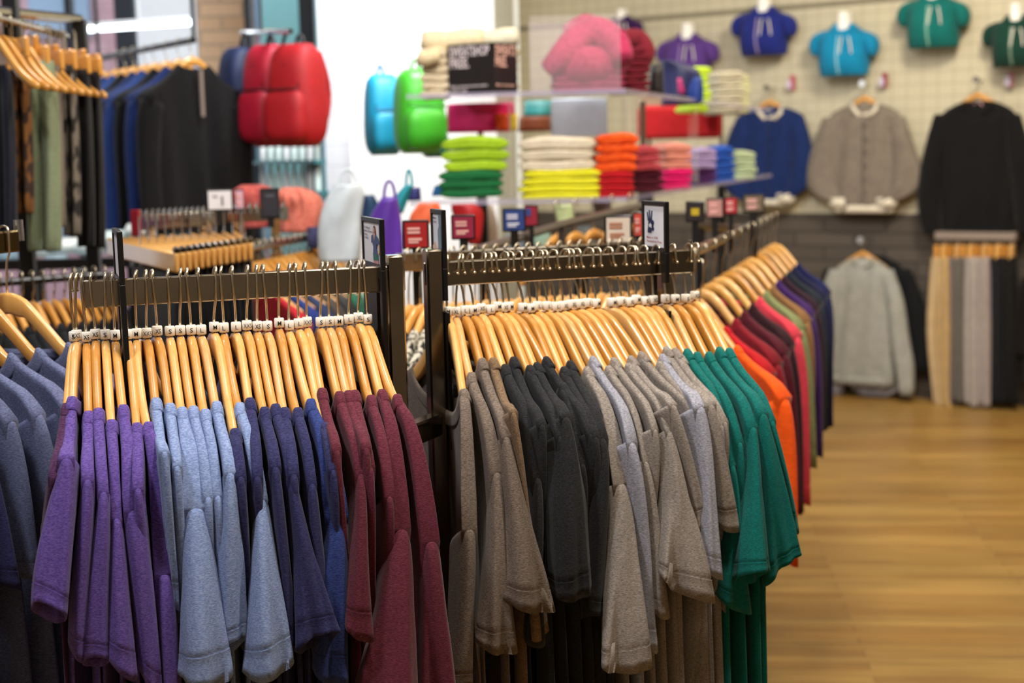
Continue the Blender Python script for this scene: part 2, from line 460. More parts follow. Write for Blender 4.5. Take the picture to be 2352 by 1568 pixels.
def fit(T, ex, ey, k0, seam=None):
    """yaw of the hanger and place of the collar that meet a sight line"""
    best = None
    for a in np.radians(np.arange(-26, 27, 1.5)):
      e = rot(EU, a); t = rot(ET, a)
      for k in (np.arange(-.045, .046, .009) if seam else [k0]):
        cs = 0
        if seam:
            q = proj(T + e * .228 + t * bow(.222, k) - Z * .158); cs = 1.4 * (q[0] - seam[0]) ** 2 + .12 * (q[1] - seam[1]) ** 2
        for u in np.arange(.06, .176, .006):
            q = proj(T + e * u + t * bow(u, k) + Z * (prof(u) + .006))
            c = (q[0] - ex) ** 2 + (q[1] - ey) ** 2 + (math.degrees(a) * .3) ** 2 + ((k - k0) * 150) ** 2 + cs
            if best is None or c < best[0]: best = (c, a, u, k)
    return best
ORD = ['first', 'second', 'third', 'fourth', 'fifth', 'sixth', 'seventh', 'eighth', 'ninth', 'tenth', 'eleventh', 'twelfth', 'thirteenth', 'fourteenth', 'fifteenth', 'sixteenth', 'seventeenth', 'eighteenth', 'nineteenth', 'twentieth', 'twenty-first', 'twenty-second', 'twenty-third', 'twenty-fourth', 'twenty-fifth']
# (tag x, tag y, collar x, collar y, colour, size, seam (x, y, width px) , hem (Lx, Ly, Rx, Ry, reach, depth), mid (s, half width px))
LEFT = [
 (170,770,148,930,'plum','S',(122,1090,22),(92,1245,128,1250,.21,.03),None),
 (176,766,164,915,'purple','XXS',(152,1047,44),(75,1385,160,1440,.285,.03),None),
 (198,770,198,951,'purple','XS',(201,1096,36),(160,1495,202,1512,.262,.03),None),
 (219,764,225,945,'purple','XS',(237,1124,31),(190,1520,254,1533,.268,.02),None),
 (241,766,254,964,'purple','S',(268,1185,28),(252,1522,318,1552,.276,.02),None),
 (264,767,280,937,'purple','M',(310,1166,60),(322,1548,378,1590,.262,.02),None),
 (293,771,312,977,'purple','L',None,None,None),
 (314,764,339,974,'purple','M',(378,1314,50),(376,1640,424,1640,.262,.02),None),
 (337,763,359,921,'blue','XXS',(378,1032,30),(392,1385,416,1385,.235,.03),None),
 (361,759,389,929,'blue','XS',(407,1064,22),None,None),
 (390,756,415,935,'blue','S',(449,1162,68),(416,1572,540,1540,.292,.03),(.5,46)),
 (414,757,441,935,'blue','S',(478,1135,24),None,None),
 (439,758,469,946,'blue','S',(500,1132,26),None,None),
 (462,754,496,922,'blue','L',(529,1080,34),(500,1500,572,1480,.262,.02),(.5,34)),
 (492,748,539,1007,'navy','M',None,None,None),
 (514,751,548,930,'blue','L',(600,1141,38),(562,1564,678,1510,.292,.03),(.5,38)),
 (542,746,571,918,'navy','L',None,None,None),
 (567,746,603.6,937,'navy','XXS',(633,1066,32),(655,1485,690,1478,.262,.02),None),
 (591,746,630,929,'navy','XS',(671,1092,30),(686,1492,785,1470,.288,.03),(.5,26)),
 (614,748,650,941,'navy','S',None,None,None),
 (641,739,682,937,'navy','M',(717,1105,28),(722,1500,772,1495,.255,.02),None),
 (664,746,712,919,'indigo','L',(774,1181,64),(728,1560,806,1552,.268,.03),None),
 (686,742,745,987,'navy','L',None,None,None),
 (705,737,739,898,'maroon','XXS',(774,1028,20),(793,1382,812,1382,.24,.03),None),
 (736,735,777,902,'maroon','S',(829,1083,28),(800,1455,863,1458,.28,.022),(.5,24)),
 (756,739,796,898,'maroon','S',(842,1023,26),None,None),
 (777,735,816,896,'maroon','M',None,None,None),
 (801,727,848,908,'maroon','L',(895,1135,30),None,None),
 (823,725,874,900,'maroon','XL',(922,1210,54),(822,1640,985,1640,.29,.05),(.5,50)),
 (844,729,907,915,'maroon','S',(991,1238,50),(968,1650,1062,1640,.262,.05),(.5,36)),
]
RIGHT = [
 (1027,715,1060,894,'brown','M',(1078,1211,44),(1044,1590,1092,1590,.255,.03),None),
 (1048,720,1079,857,'brown','XL',(1142,1080,36),(1106,1492,1198,1478,.285,.03),(.5,28)),
 (1067,709.5,1102,826,'brown','L',(1164,998,30),(1163,1386,1284,1384,.292,.03),(.5,36)),
 (1087,714,1135,829,'tan','M',(1180,940,26),(1205,1466,1268,1440,.245,.03),(.5,16)),
 (1105,706,1158,838,'charcoal','XS',(1236,1091,28),(1210,1480,1256,1470,.25,.02),None),
 (1126,710,1183,821,'charcoal','L',(1246,969,28),None,None),
 (1142,702,1215,843,'charcoal','M',None,None,None),
 (1156,703,1243,830,'charcoal','XS',(1300,952,38),(1284,1382,1372,1338,.285,.05),(.55,56)),
 (1169,700,1255,818,'charcoal','M',None,None,None),
 (1201,711,1291,877,'charcoal','M',(1338,1060,30),None,None),
 (1218,710,1297,841,'charcoal','M',None,None,None),
 (1234,703,1315,826,'charcoal','L',(1384,1001,38),(1352,1420,1396,1436,.255,.03),None),
 (1256,706,1349,842,'grey','L',(1427,1106,56),(1388,1545,1505,1505,.292,.03),(.5,44)),
 (1275,705,1379,814,'silver','L',(1452,1010,40),(1488,1490,1516,1486,.262,.02),None),
 (1293,707,1405,837,'grey','XL',(1484,1055,24),(1506,1412,1545,1406,.262,.02),None),
 (1311,700,1430,808,'grey','XL',(1505,981,26),None,None),
 (1330,696,1459,823,'grey','XL',(1538,984,30),(1525,1336,1662,1362,.292,.04),(.5,34)),
 (1349,698,1468,810,'grey','L',(1547,925,32),(1602,1218,1630,1200,.262,.02),None),
 (1368,697,1489,803,'grey','M',None,None,None),
 (1405,695,1518,833,'grey','M',None,None,None),
 (1426,695,1539,807,'silver','S',(1610,930,54),(1626,1312,1668,1318,.285,.03),(.5,24)),
 (1445,694,1545,791,'grey','XL',(1634,925,40),(1660,1215,1707,1204,.255,.03),(.5,26)),
 (1461,687,1553,803,'grey','M',None,None,None),
 (1481,695,1562,812,'grey','S',None,None,None),
 (1500,688,1574,809,'teal','XS',(1684,1065,20),(1664,1388,1736,1392,.25,.04),(.4,14)),
 (1528,690,1594.5,814,'teal','L',(1700,1011,20),None,None),
 (1551,689,1621.6,811,'teal','M',(1731,976,34),(1706,1330,1786,1330,.285,.03),(.5,26)),
 (1575,687,1652,804,'teal','S',(1754,945,34),(1775,1345,1846,1290,.262,.05),(.5,36)),
 (1596,679,1668,800,'teal','XS',(1775,962,20),(1815,1215,1845,1212,.245,.03),None),
]
def run(rows, p0, p1, side, where, kb, armn):
    cnt = {}; tot = {}
    for rw in rows: tot[rw[4]] = tot.get(rw[4], 0) + 1
    for i, (tx, ty, ex, ey, colr, size, seam, hem, mid) in enumerate(rows):
        cnt[colr] = cnt.get(colr, 0) + 1
        T = hit(tx, ty, p0, EU)
        T[2] = .5 * T[2] + .5 * (p0[2] - .058 + .002 * sin(i * 2.3))
        c, a, uc, kk = fit(T, ex, ey, kb, seam)
        e, t = rot(EU, a), rot(ET, a)
        nm = {'navy': 'dark navy', 'blue': 'light blue heather', 'indigo': 'bright indigo blue', 'charcoal': 'charcoal', 'grey': 'warm grey heather', 'silver': 'cool silver-grey heather',
              'teal': 'teal green', 'tan': 'tan brown', 'brown': 'grey-brown heather', 'maroon': 'maroon', 'plum': 'dark plum', 'purple': 'purple'}[colr]
        if tot[colr] == 1: lab = f'the only {nm} short-sleeved T-shirt on the {where} rack arm'
        else: lab = f'{nm} short-sleeved T-shirt, {ORD[cnt[colr]-1]} of its colour from the left on the {where} arm'
        if tot[colr] == 1: lh = f'wooden hanger holding the only {nm} T-shirt on the {where} arm'
        else: lh = f'wooden hanger holding the {ORD[cnt[colr]-1]} {nm} T-shirt from the left, {where} arm'
        hanger('clothes_hanger', lh, T, e, t, WOODS[(i * 7 + i // 3) % 4 if (i * 5) % 7 else 1], size, barz=p0[2] + .019 - T[2] + .0015, side=side, k=kk,
               group=f'wooden hangers on the {where} rack arm', twist=.004 * sin(i * 1.9) * (1 if side > 0 else 1.6), hl=.166)
        sp = hp = None; a0 = .0080; bh = None; md = None
        if seam:
            sp = hit(seam[0], seam[1], T + EU * .232, EU); d = proj(sp)[2]; a0 = max(.0075, seam[2] * .46 * d / FP)
        if hem:
            L = hit(hem[0], hem[1], p0 + EU * hem[4], EU); R = hit(hem[2], hem[3], p0 + EU * hem[4], EU); hp = (L, R); bh = hem[5] * .7
            if mid: md = (mid[0], mid[1] * 1.65 / FP)
        shirt('t_shirt', lab, 'T-shirt', T, e, t, HB[colr], uc=uc, k=kk, seam=sp, hem=hp, a0=a0, bh=bh, mid=md, seed=i * 13 + (7 if side > 0 else 3),
              group=f'short-sleeved T-shirts on the {where} rack arm', phase=.3, reach=-.018)
run(LEFT, A0, A1, 1, 'left', -.012, 0)
run(RIGHT, B0, B1, -1, 'right', -.030, 1)
# ---- rack
rk = thing('clothing_rack', 'dark polished metal two-post rack carrying the two arms of T-shirts', 'clothing rack', V(-.148, 2.145, 0))
def arm(p0, p1, tabp, name):
    b = MB(); c = (p0 + p1) / 2; L = np.linalg.norm(p1 - p0)
    b.box(c, L, .013, .038, ET, EU, Z, bev=.0018); b.build(name, METAL_D, rk)
    e = MB(); e.box(tabp + Z * .006, .003, .012, .058, ET, EU, Z, bev=.001); e.build('end_stop', CHROME, rk)
arm(A0 - ET * .002, A1 + ET * .012, A0 - ET * .003, 'hang_bar')
arm(B0 - ET * .012, B1, B1 - ET * .004, 'hang_bar')
PL = hit(903, 600, A0 + EU * -.006, EU); PR = hit(995, 640, B0, EU)
for q in (PL, PR):
    b = MB(); b.box(V(q[0], q[1], (1.432 + .03) / 2), .026, .030, 1.402, ET, EU, Z, bev=.003)
    b.box(V(q[0], q[1], .02), .05, .55, .04, ET, EU, Z, bev=.008)
    b.build('post', METAL_D, rk)
    b = MB()
    for sg in (-1, 1):
        fp = V(q[0], q[1], 0) + EU * sg * .25; b.tube([fp + Z * .001, fp + Z * .012], .014, 12)
    b.build('levelling_foot', BLACKP, rk)
cz = hit(978, 975, PR, EU)[2]
b = MB()
for z_ in (cz, .35):
    b = MB(); b.box(V((PL[0]+PR[0])/2, (PL[1]+PR[1])/2, z_), np.linalg.norm((PR-PL)[:2]), .026, .034, nrm((PR-PL)*V(1,1,0)), nrm(np.cross(Z, PR-PL)), Z, bev=.003)
    b.build('cross_bar', METAL_D, rk)
for q, p in ((PL, A1), (PR, B0)):
    b = MB(); b.box((V(q[0], q[1], 1.395) + p) / 2, .03 + np.linalg.norm((q - p)[:2]), .012, .036, ET, EU, Z, bev=.002); b.build('bracket', METAL_D, rk)
# ---- signs that straddle the bar
def sign(T, u0, u1, z0, z1, label, legs, blade=None, draw=None, th=.0075):
    r = thing('sign_holder', label, 'sign', T + Z * (z0 - .06), 'sign holders on the rack arms')
    W = lambda u, t, z: V(T[0], T[1], 0) + EU * u + ET * t + Z * z
    fr = MB(); w = .007
    def bx(ua, ub, za, zb, t=0, tt=th, mb=fr): mb.box(W((ua+ub)/2, t, (za+zb)/2), ub-ua, tt, zb-za, EU, ET, Z, bev=.0008)
    bx(u0, u0 + w, z0, z1); bx(u1 - w, u1, z0, z1); bx(u0 + w, u1 - w, z1 - w, z1); bx(u0 + w, u1 - w, z0, z0 + w)
    for a in legs: bx(*a)
    fr.build('sign_frame', BLACKP, r)
    cd = MB(); bx(u0 + w, u1 - w, z0 + w, z1 - w, 0, .003, cd); card = cd.build('card', plain('e6e8ee', .35), r)
    if draw: draw(W, u0 + w, u1 - w, z0 + w, z1 - w, card, th)
    if blade:
        bl = MB(); bx(*blade, 0, .005, bl); bl.build('divider', BLACKP, r)
    return r
def shape(W, pts, m, parent, name, t=-.0024, off=.0):
    q = MB(); q.sheet([W(u, t - off, z) for u, z in pts], ET, .0006); return q.build(name, m, parent, smooth=False)
def dr4(W, u0, u1, z0, z1, card, th):
    w, h = u1 - u0, z1 - z0; P = lambda x, y: (u0 + w * x, z0 + h * y)
    navy = plain('1d2a55', .5)
    hand = MB()
    def pl(p): hand.sheet([W(a, -.0022, b) for a, b in (P(*q) for q in p)], ET, .0008)
    pl([(.18,.34),(.36,.33),(.38,.40),(.47,.46),(.46,.56),(.44,.64),(.34,.68),(.24,.66),(.21,.5)])
    for a, b, c, d in ((.22,.62,.17,.83), (.29,.64,.27,.88), (.36,.64,.40,.87)): pl([(a-.025,b),(a+.03,b),(c+.022,d),(c-.018,d)])
    pl([(.40,.60),(.47,.64),(.50,.58),(.46,.50),(.50,.44),(.46,.38),(.38,.42)])
    hand.build('hand_emblem', navy, card, smooth=False)
    st = MB(); star = []
    for i in range(10):
        rr = .10 if i % 2 == 0 else .042; a = pi / 2 + i * pi / 5; star.append((.33 + rr * cos(a), .51 + .62 * rr * sin(a)))
    st.sheet([W(a, -.0028, b) for a, b in (P(*q) for q in star)], ET, .0006); st.build('star_emblem', plain('e6e8ee', .35), card, smooth=False)
    t = MB(); put_text(t, 'Made in USA', W(*(P(.14, .20)[0], -.0022, P(.14, .20)[1])), EU, Z, h * .055, w * .56, N=-ET, bold=True)
    put_text(t, 'Sweatshop Free', W(*(P(.14, .11)[0], -.0022, P(.14, .11)[1])), EU, Z, h * .055, w * .74, N=-ET, bold=True)
    t.build('lettering', plain('a02038', .5), card, smooth=False)
def dr2(W, u0, u1, z0, z1, card, th):
    w, h = u1 - u0, z1 - z0; P = lambda x, y: (u0 + w * x, z0 + h * y)
    t = MB()
    for i, (s, ww) in enumerate((('Tri-Blend', .36), ('Short Sleeve', .50), ('Deep', .2), ('V-Neck', .26))):
        a, b = P(.06, .84 - .085 * i); put_text(t, s, W(a, -.0022, b), EU, Z, h * .045, w * ww, N=-ET, bold=True)
    t.build('lettering', INK, card, smooth=False)
    def fig(pts, m, nm, off=0): q = MB(); q.sheet([W(*(P(*p)[0], -.0021 - off, P(*p)[1])) for p in pts], ET, .0006); q.build(nm, m, card, smooth=False)
    fig([(.60,.80),(.62,.90),(.67,.94),(.73,.91),(.76,.8),(.78,.66),(.58,.64)], plain('7a4030', .6), 'printed_hair')
    fig([(.64,.88),(.70,.88),(.71,.80),(.69,.76),(.74,.70),(.69,.52),(.60,.70),(.65,.76),(.63,.80)], plain('d8a890', .6), 'printed_face', .0005)
    fig([(.52,.68),(.64,.72),(.68,.56),(.74,.72),(.88,.66),(.95,.50),(.88,.46),(.84,.54),(.80,.38),(.86,.24),(.60,.26),(.62,.42),(.56,.52),(.50,.50)], plain('46557f', .6), 'printed_top', .0006)
    fig([(.88,.46),(.95,.50),(1.0,.36),(.90,.24),(.86,.28),(.92,.36)], plain('d8a890', .6), 'printed_arm', .0004)
    fig([(.58,.26),(.86,.25),(.88,.10),(.60,.08)], plain('2f6f66', .6), 'printed_skirt', .0005)
    fig([(.60,.08),(.88,.10),(.88,.01),(.60,.01)], plain('cc8b92', .6), 'printed_legs', .0003)
def dr3(W, u0, u1, z0, z1, card, th):
    w, h = u1 - u0, z1 - z0; P = lambda x, y: (u0 + w * x, z0 + h * y); t = MB()
    for s, y in (('Mens', .90), ('Tee Shirt', .82)):
        a, b = P(.06, y); put_text(t, s, W(a, -.0022, b), EU, Z, h * .04, w * .4, N=-ET, bold=True)
    t.build('lettering', INK, card, smooth=False)
    def fig(pts, m, nm, off=0): q = MB(); q.sheet([W(*(P(*p)[0], -.0021 - off, P(*p)[1])) for p in pts], ET, .0006); q.build(nm, m, card, smooth=False)
    fig([(.66,.98),(.82,.98),(.84,.78),(.98,.70),(1,.3),(.60,.3),(.58,.66),(.70,.76)], plain('6f8897', .6), 'printed_shirt')
    fig([(.60,.3),(1,.3),(1,.06),(.62,.06)], plain('3a3c44', .6), 'printed_trousers', .0003)
    fig([(.02,.0),(.5,.0),(.55,.3),(.3,.45),(.02,.34)], plain('dcc0b0', .6), 'printed_arm', .0003)
def sT(x, y, p0): 
    q = hit(x, y, p0, EU); return q
sign(sT(1512, 600, B0), -.058, .036, 1.411, 1.493, 'black sign holder reading Made in USA, Sweatshop Free, on the right arm',
     [(.018, .036, 1.362, 1.411), (-.045, -.012, 1.30, 1.411)], blade=(-.02, .045, 1.16, 1.318), draw=dr4)
sign(sT(873, 620, A0), -.10, .022, 1.412, 1.486, 'black sign holder picturing a woman in a V-neck, end of the left arm',
     [(-.10, .022, 1.398, 1.412), (.009, .022, 1.15, 1.40), (-.10, -.012, 1.15, 1.41)], draw=dr2)
sign(sT(1015, 600, B0), -.048, .018, 1.402, 1.492, 'narrow black sign holder beside the post, picturing a pale blue shirt',
     [(.008, .018, 1.352, 1.402), (-.03, -.012, 1.33, 1.402)], blade=(-.02, .03, 1.12, 1.335), draw=dr3)
sign(sT(276, 640, A0), -.075, .05, 1.412, 1.484, 'black sign holder seen edge-on among the purple T-shirts of the left arm',
     [(.022, .05, 1.09, 1.412), (-.06, -.015, 1.33, 1.412)])
# ================================================================= the room
def struct(o): o['kind'] = 'structure'; return o
def wood_floor():
    m, N, L, B = mat('plank_floor')
    tc = N.new('ShaderNodeTexCoord'); mp = N.new('ShaderNodeMapping'); mp.inputs['Rotation'].default_value = (0, 0, radians(6))
    L.new(tc.outputs['Object'], mp.inputs['Vector'])
    br = N.new('ShaderNodeTexBrick'); br.inputs['Scale'].default_value = 1; br.inputs['Brick Width'].default_value = 1.3; br.inputs['Row Height'].default_value = .058
    br.inputs['Mortar Size'].default_value = .0012; br.inputs['Color1'].default_value = srgb('b48f4e'); br.inputs['Color2'].default_value = srgb('9a7238'); br.inputs['Mortar'].default_value = srgb('5c3c16')
    L.new(mp.outputs['Vector'], br.inputs['Vector'])
    m2 = N.new('ShaderNodeMapping'); m2.inputs['Scale'].default_value = (1.6, 26, 1); L.new(mp.outputs['Vector'], m2.inputs['Vector'])
    nz = N.new('ShaderNodeTexNoise'); nz.inputs['Scale'].default_value = 2; nz.inputs['Detail'].default_value = 4; L.new(m2.outputs['Vector'], nz.inputs['Vector'])
    m3 = N.new('ShaderNodeMapping'); m3.inputs['Scale'].default_value = (.9, 3.2, 1); L.new(mp.outputs['Vector'], m3.inputs['Vector'])
    n3 = N.new('ShaderNodeTexNoise'); n3.inputs['Scale'].default_value = 1.6; n3.inputs['Detail'].default_value = 3; L.new(m3.outputs['Vector'], n3.inputs['Vector'])
    ad = N.new('ShaderNodeMath'); ad.operation = 'ADD'; L.new(nz.outputs['Fac'], ad.inputs[0]); L.new(n3.outputs['Fac'], ad.inputs[1])
    rp = N.new('ShaderNodeMapRange'); rp.inputs['From Min'].default_value = .7; rp.inputs['From Max'].default_value = 1.3; rp.inputs['To Min'].default_value = .62; rp.inputs['To Max'].default_value = 1.1
    L.new(ad.outputs[0], rp.inputs['Value'])
    mx = N.new('ShaderNodeVectorMath'); mx.operation = 'SCALE'; L.new(br.outputs['Color'], mx.inputs[0]); L.new(rp.outputs['Result'], mx.inputs['Scale'])
    L.new(mx.outputs['Vector'], B.inputs['Base Color']); B.inputs['Roughness'].default_value = .38; B.inputs['Specular IOR Level'].default_value = .4
    return m
def grid_wall(ca, cb, sx, sz, mort=.004, rough=.55, bump=.4):
    m, N, L, B = mat('slat_panel')
    tc = N.new('ShaderNodeTexCoord'); mp = N.new('ShaderNodeMapping'); mp.inputs['Rotation'].default_value = (radians(90), 0, 0)
    L.new(tc.outputs['Object'], mp.inputs['Vector'])
    br = N.new('ShaderNodeTexBrick'); br.offset = 0.0; br.inputs['Scale'].default_value = 1; br.inputs['Brick Width'].default_value = sx; br.inputs['Row Height'].default_value = sz
    br.inputs['Mortar Size'].default_value = mort; br.inputs['Color1'].default_value = srgb(ca); br.inputs['Color2'].default_value = srgb(ca); br.inputs['Mortar'].default_value = srgb(cb)
    L.new(mp.outputs['Vector'], br.inputs['Vector'])
    nz = N.new('ShaderNodeTexNoise'); nz.inputs['Scale'].default_value = 1.5; L.new(tc.outputs['Object'], nz.inputs['Vector'])
    mx = N.new('ShaderNodeMix'); mx.data_type = 'RGBA'; mx.blend_type = 'MULTIPLY'; mx.inputs['Factor'].default_value = .12
    L.new(br.outputs['Color'], mx.inputs['A']); L.new(nz.outputs['Fac'], mx.inputs['B']); L.new(mx.outputs['Result'], B.inputs['Base Color'])
    B.inputs['Roughness'].default_value = rough
    return m
def brickmat(c1, c2, mo, w=.22, h=.07):
    m, N, L, B = mat('brickwork')
    tc = N.new('ShaderNodeTexCoord'); mp = N.new('ShaderNodeMapping'); mp.inputs['Rotation'].default_value = (radians(90), 0, 0)
    L.new(tc.outputs['Object'], mp.inputs['Vector'])
    br = N.new('ShaderNodeTexBrick'); br.inputs['Scale'].default_value = 1; br.inputs['Brick Width'].default_value = w; br.inputs['Row Height'].default_value = h
    br.inputs['Mortar Size'].default_value = .008; br.inputs['Color1'].default_value = srgb(c1); br.inputs['Color2'].default_value = srgb(c2); br.inputs['Mortar'].default_value = srgb(mo)
    L.new(mp.outputs['Vector'], br.inputs['Vector']); L.new(br.outputs['Color'], B.inputs['Base Color']); B.inputs['Roughness'].default_value = .85
    return m
WP = V(1.82, 9.2, 0); WD = nrm(V(1.16, -.80, 0)); WN = V(WD[1], -WD[0], 0)   # right wall: foot, run, inward normal
if WN[1] > 0: WN = -WN
m_ = MB(); m_.box(V(.5, 5, -.05), 13, 16, .1); f_ = m_.build('floor', wood_floor(), smooth=False); struct(f_)
CEIL = 3.6
m_ = MB(); m_.box(V(.5, 5, CEIL + .05), 13, 16, .1); struct(m_.build('ceiling', plain('d8d4cc', .8, noise=.02), smooth=False))
def wallbox(name, a, b, z0, z1, th, m, nn):
    a = V(a[0], a[1], 0); b = V(b[0], b[1], 0); d = nrm(b - a); L = np.linalg.norm(b - a)
    hx, ht, hz = L / 2, th / 2, (z1 - z0) / 2
    v = [(i * hx, j * ht, k * hz) for i in (-1, 1) for j in (-1, 1) for k in (-1, 1)]
    me = bpy.data.meshes.new(name); me.from_pydata(v, [], [(0,1,3,2),(4,6,7,5),(0,4,5,1),(2,3,7,6),(0,2,6,4),(1,5,7,3)]); me.materials.append(m)
    o = bpy.data.objects.new(name, me); COL.objects.link(o)
    c = (a + b) / 2 - nn * th / 2; o.location = (c[0], c[1], (z0 + z1) / 2); o.rotation_euler = (0, 0, atan2(d[1], d[0]))
    return struct(o)
CREAM = grid_wall('c9c1a6', 'a89f86', .095, .075, .003)
WA = WP - WD * 2.15; WB = WP + WD * 4.6
wallbox('wall_right', WA, WB, 1.14, CEIL, .12, CREAM, WN)
wallbox('wall_right_lower', WA, WB, 0, 1.14, .14, brickmat('4c443c', '544b43', '3b342d', .4, .09), WN)  # stone-like lower wall, its colour also darkened for the shadow low on the wall
wallbox('trim_1', WA, WB, 2.42, 2.455, .14, plain('a39a84', .6), WN + 0)
# white pillar wall between window and slat wall
PW0 = at(822, 784, 6.35); PW1 = at(1152, 784, 7.6); pn = nrm(np.cross(Z, (PW1 - PW0) * V(1, 1, 0))); pn = pn if pn[1] < 0 else -pn
WHITEW = grid_wall('f0f3f8', 'dde2ea', .09, .09, .003)
wallbox('wall_white', PW0, PW1, 0, CEIL, .15, WHITEW, pn)
PW2 = at(1196, 784, 8.2); pn2 = V(.8, -.6, 0)
wallbox('wall_return', PW1, PW2, 0, CEIL, .1, plain('a9aa9c', .7), nrm(np.cross((PW2-PW1)*V(1,1,0), Z)))
wallbox('wall_niche', PW2 + V(-.02, .3, 0), V(*WA[:2], 0), 0, CEIL, .1, plain('e6e8e2', .7), V(0, -1, 0))
# window wall on the left
YW = 7.4
def xat(px, y): 
    r = ray(px, 400); return r[0] * y / r[1]
struct(wallbox('wall_pillar', (xat(333, YW), YW), (xat(468, YW), YW), 0, CEIL, .3, plain('e0e6ee', .7, noise=.02), V(0, -1, 0)))
wallbox('wall_brick', (xat(470, YW), YW + .02), (xat(577, YW), YW + .02), 0, CEIL, .3, brickmat('b59372', 'c2a283', 'a08a72'), V(0, -1, 0))
wallbox('wall_window_sill', (-6.2, YW), (xat(333, YW), YW), 0, .75, .25, plain('7b7f86', .7), V(0, -1, 0))
wallbox('wall_left', (-6, -2), (-6, YW), 0, CEIL, .1, plain('b9b4ac', .8), V(1, 0, 0))
wallbox('wall_back', (-6, -2.5), (7, -2.5), 0, CEIL, .1, plain('8c857a', .8), V(0, 1, 0))
wallbox('wall_far_right', (5.6, 6.4), (5.9, -2.5), 0, CEIL, .1, plain('9a9284', .8), V(-1, 0, 0))
def window(n, x0, x1, z0, z1, y, frames, g):
    q = MB(); fm = plain('1f2530', .5)
    for fx in frames: q.box(V(fx[0], y, (z0 + z1) / 2), fx[1], .08, z1 - z0, bev=.005)
    q.box(V((x0 + x1) / 2, y, z1 - .03), x1 - x0, .08, .06, bev=.005); q.box(V((x0 + x1) / 2, y, z0 + .03), x1 - x0, .08, .06, bev=.005)
    o = struct(q.build('window_%d' % n, fm, smooth=False))
    p = MB(); p.box(V((x0 + x1) / 2, y + .01, (z0 + z1) / 2), x1 - x0, .008, z1 - z0); p.build('window_glass', g, o, smooth=False)
GL = glassy('dfeff2', .08)
window(1, -6.0, xat(333, YW), .75, CEIL, YW, [(xat(310, YW), .10), (xat(183, YW), .035), (xat(50, YW), .08), (-5.0, .08)], GL)
window(2, xat(577, YW), xat(742, YW), .0, CEIL, YW + .05, [(xat(717, YW), .075), (xat(583, YW), .03)], GL)
# the street outside
bd = thing('street_building', 'blurred pink and grey-blue building across the street, beyond the window', 'building', V(-5.5, 15, 0))
q = MB(); q.box(V(-6.5, 15.5, 4), 9, .8, 8); q.build('facade', brickmat('d0a3a8', 'c29098', 'b58c92', .3, .1), bd, smooth=False)
for i in range(8):
    x = -10.2 + i * 1.12
    for k in range(3):
        q = MB(); q.box(V(x, 15.05, 1.5 + k * 2.2), .62, .1, 1.7); q.build('window', plain('8ba0b8', .15), bd, smooth=False)
q = MB(); q.box(V(-1.6, 14.5, 3), 1.6, .5, 6); tag(q.build('shopfront', plain('8fc8c8', .3), smooth=False), 'pale teal shopfront seen blurred through the narrow window', 'building')
q = MB(); q.box(V(-4, 11.5, -.02), 16, 8, .03); struct(q.build('pavement', plain('9ca0a4', .8), smooth=False))
# tube lamp
tl = thing('tube_lamp', 'bright white fluorescent tube hanging in front of the window', 'lamp', at(320, 62, 6.2))
q = MB(); q.tube([at(203, 67, 6.2), at(437, 51, 6.2)], .014, 10); q.build('tube', plain('eaf6ff', .4, emit=6, noise=0), tl)
q = MB(); q.tube([at(203, 62, 6.21), at(437, 46, 6.21)], .02, 8); q.tube([at(320, 55, 6.2), V(*at(320, 55, 6.2)[:2], CEIL)], .004, 6); q.build('lamp_housing', plain('d5dade', .4), tl)
# ================================================================= generic builders
def form(mb, rows, p0, n, Wx, thick, ex=.8, nn=24, fold=.0, fk=5, ph=0, caps=True, back=.5):
    """rows = (cx, cy, half width in px[, thickness factor]) traced on the plane p0 / n, thickness towards n"""
    R = []; th = np.arange(nn) * 2 * pi / nn; cs, sn = np.cos(th), np.sin(th)
    for j, rw in enumerate(rows):
        c = hit(rw[0], rw[1], p0, n); e = hit(rw[0] + rw[2], rw[1], p0, n); hw = abs((e - c) @ Wx); tf = rw[3] if len(rw) > 3 else 1
        x = np.sign(cs) * np.abs(cs) ** ex * hw; y = np.sign(sn) * np.abs(sn) ** ex * thick * tf
        y = np.where(y < 0, y * back, y)
        if fold: y = y + fold * np.maximum(0, sn) * np.sin(x / max(hw, .01) * fk + ph + j * .35) * min(1, j / 3)
        R.append(c + np.outer(x, Wx) + np.outer(y, n))
    mb.rings(R, cap0=caps, cap1=caps); return mb
def smoothrows(rows, k=3):
    A = np.array([list(r) + [1] * (4 - len(r)) for r in rows], float); n = len(A); t = np.linspace(0, n - 1, (n - 1) * k + 1); out = []
    for s in t:
        i = min(int(s), n - 2); f = s - i; p0, p1, p2, p3 = A[max(i-1, 0)], A[i], A[i+1], A[min(i+2, n-1)]
        out.append(tuple(.5 * ((2*p1) + (-p0+p2)*f + (2*p0-5*p1+4*p2-p3)*f*f + (-p0+3*p1-3*p2+p3)*f**3)))
    return [(a, b, max(c, .5), max(d, .05)) for a, b, c, d in out]
SW = lambda h, h2=None, he=.2: cloth(h, h2, he, fine=False)
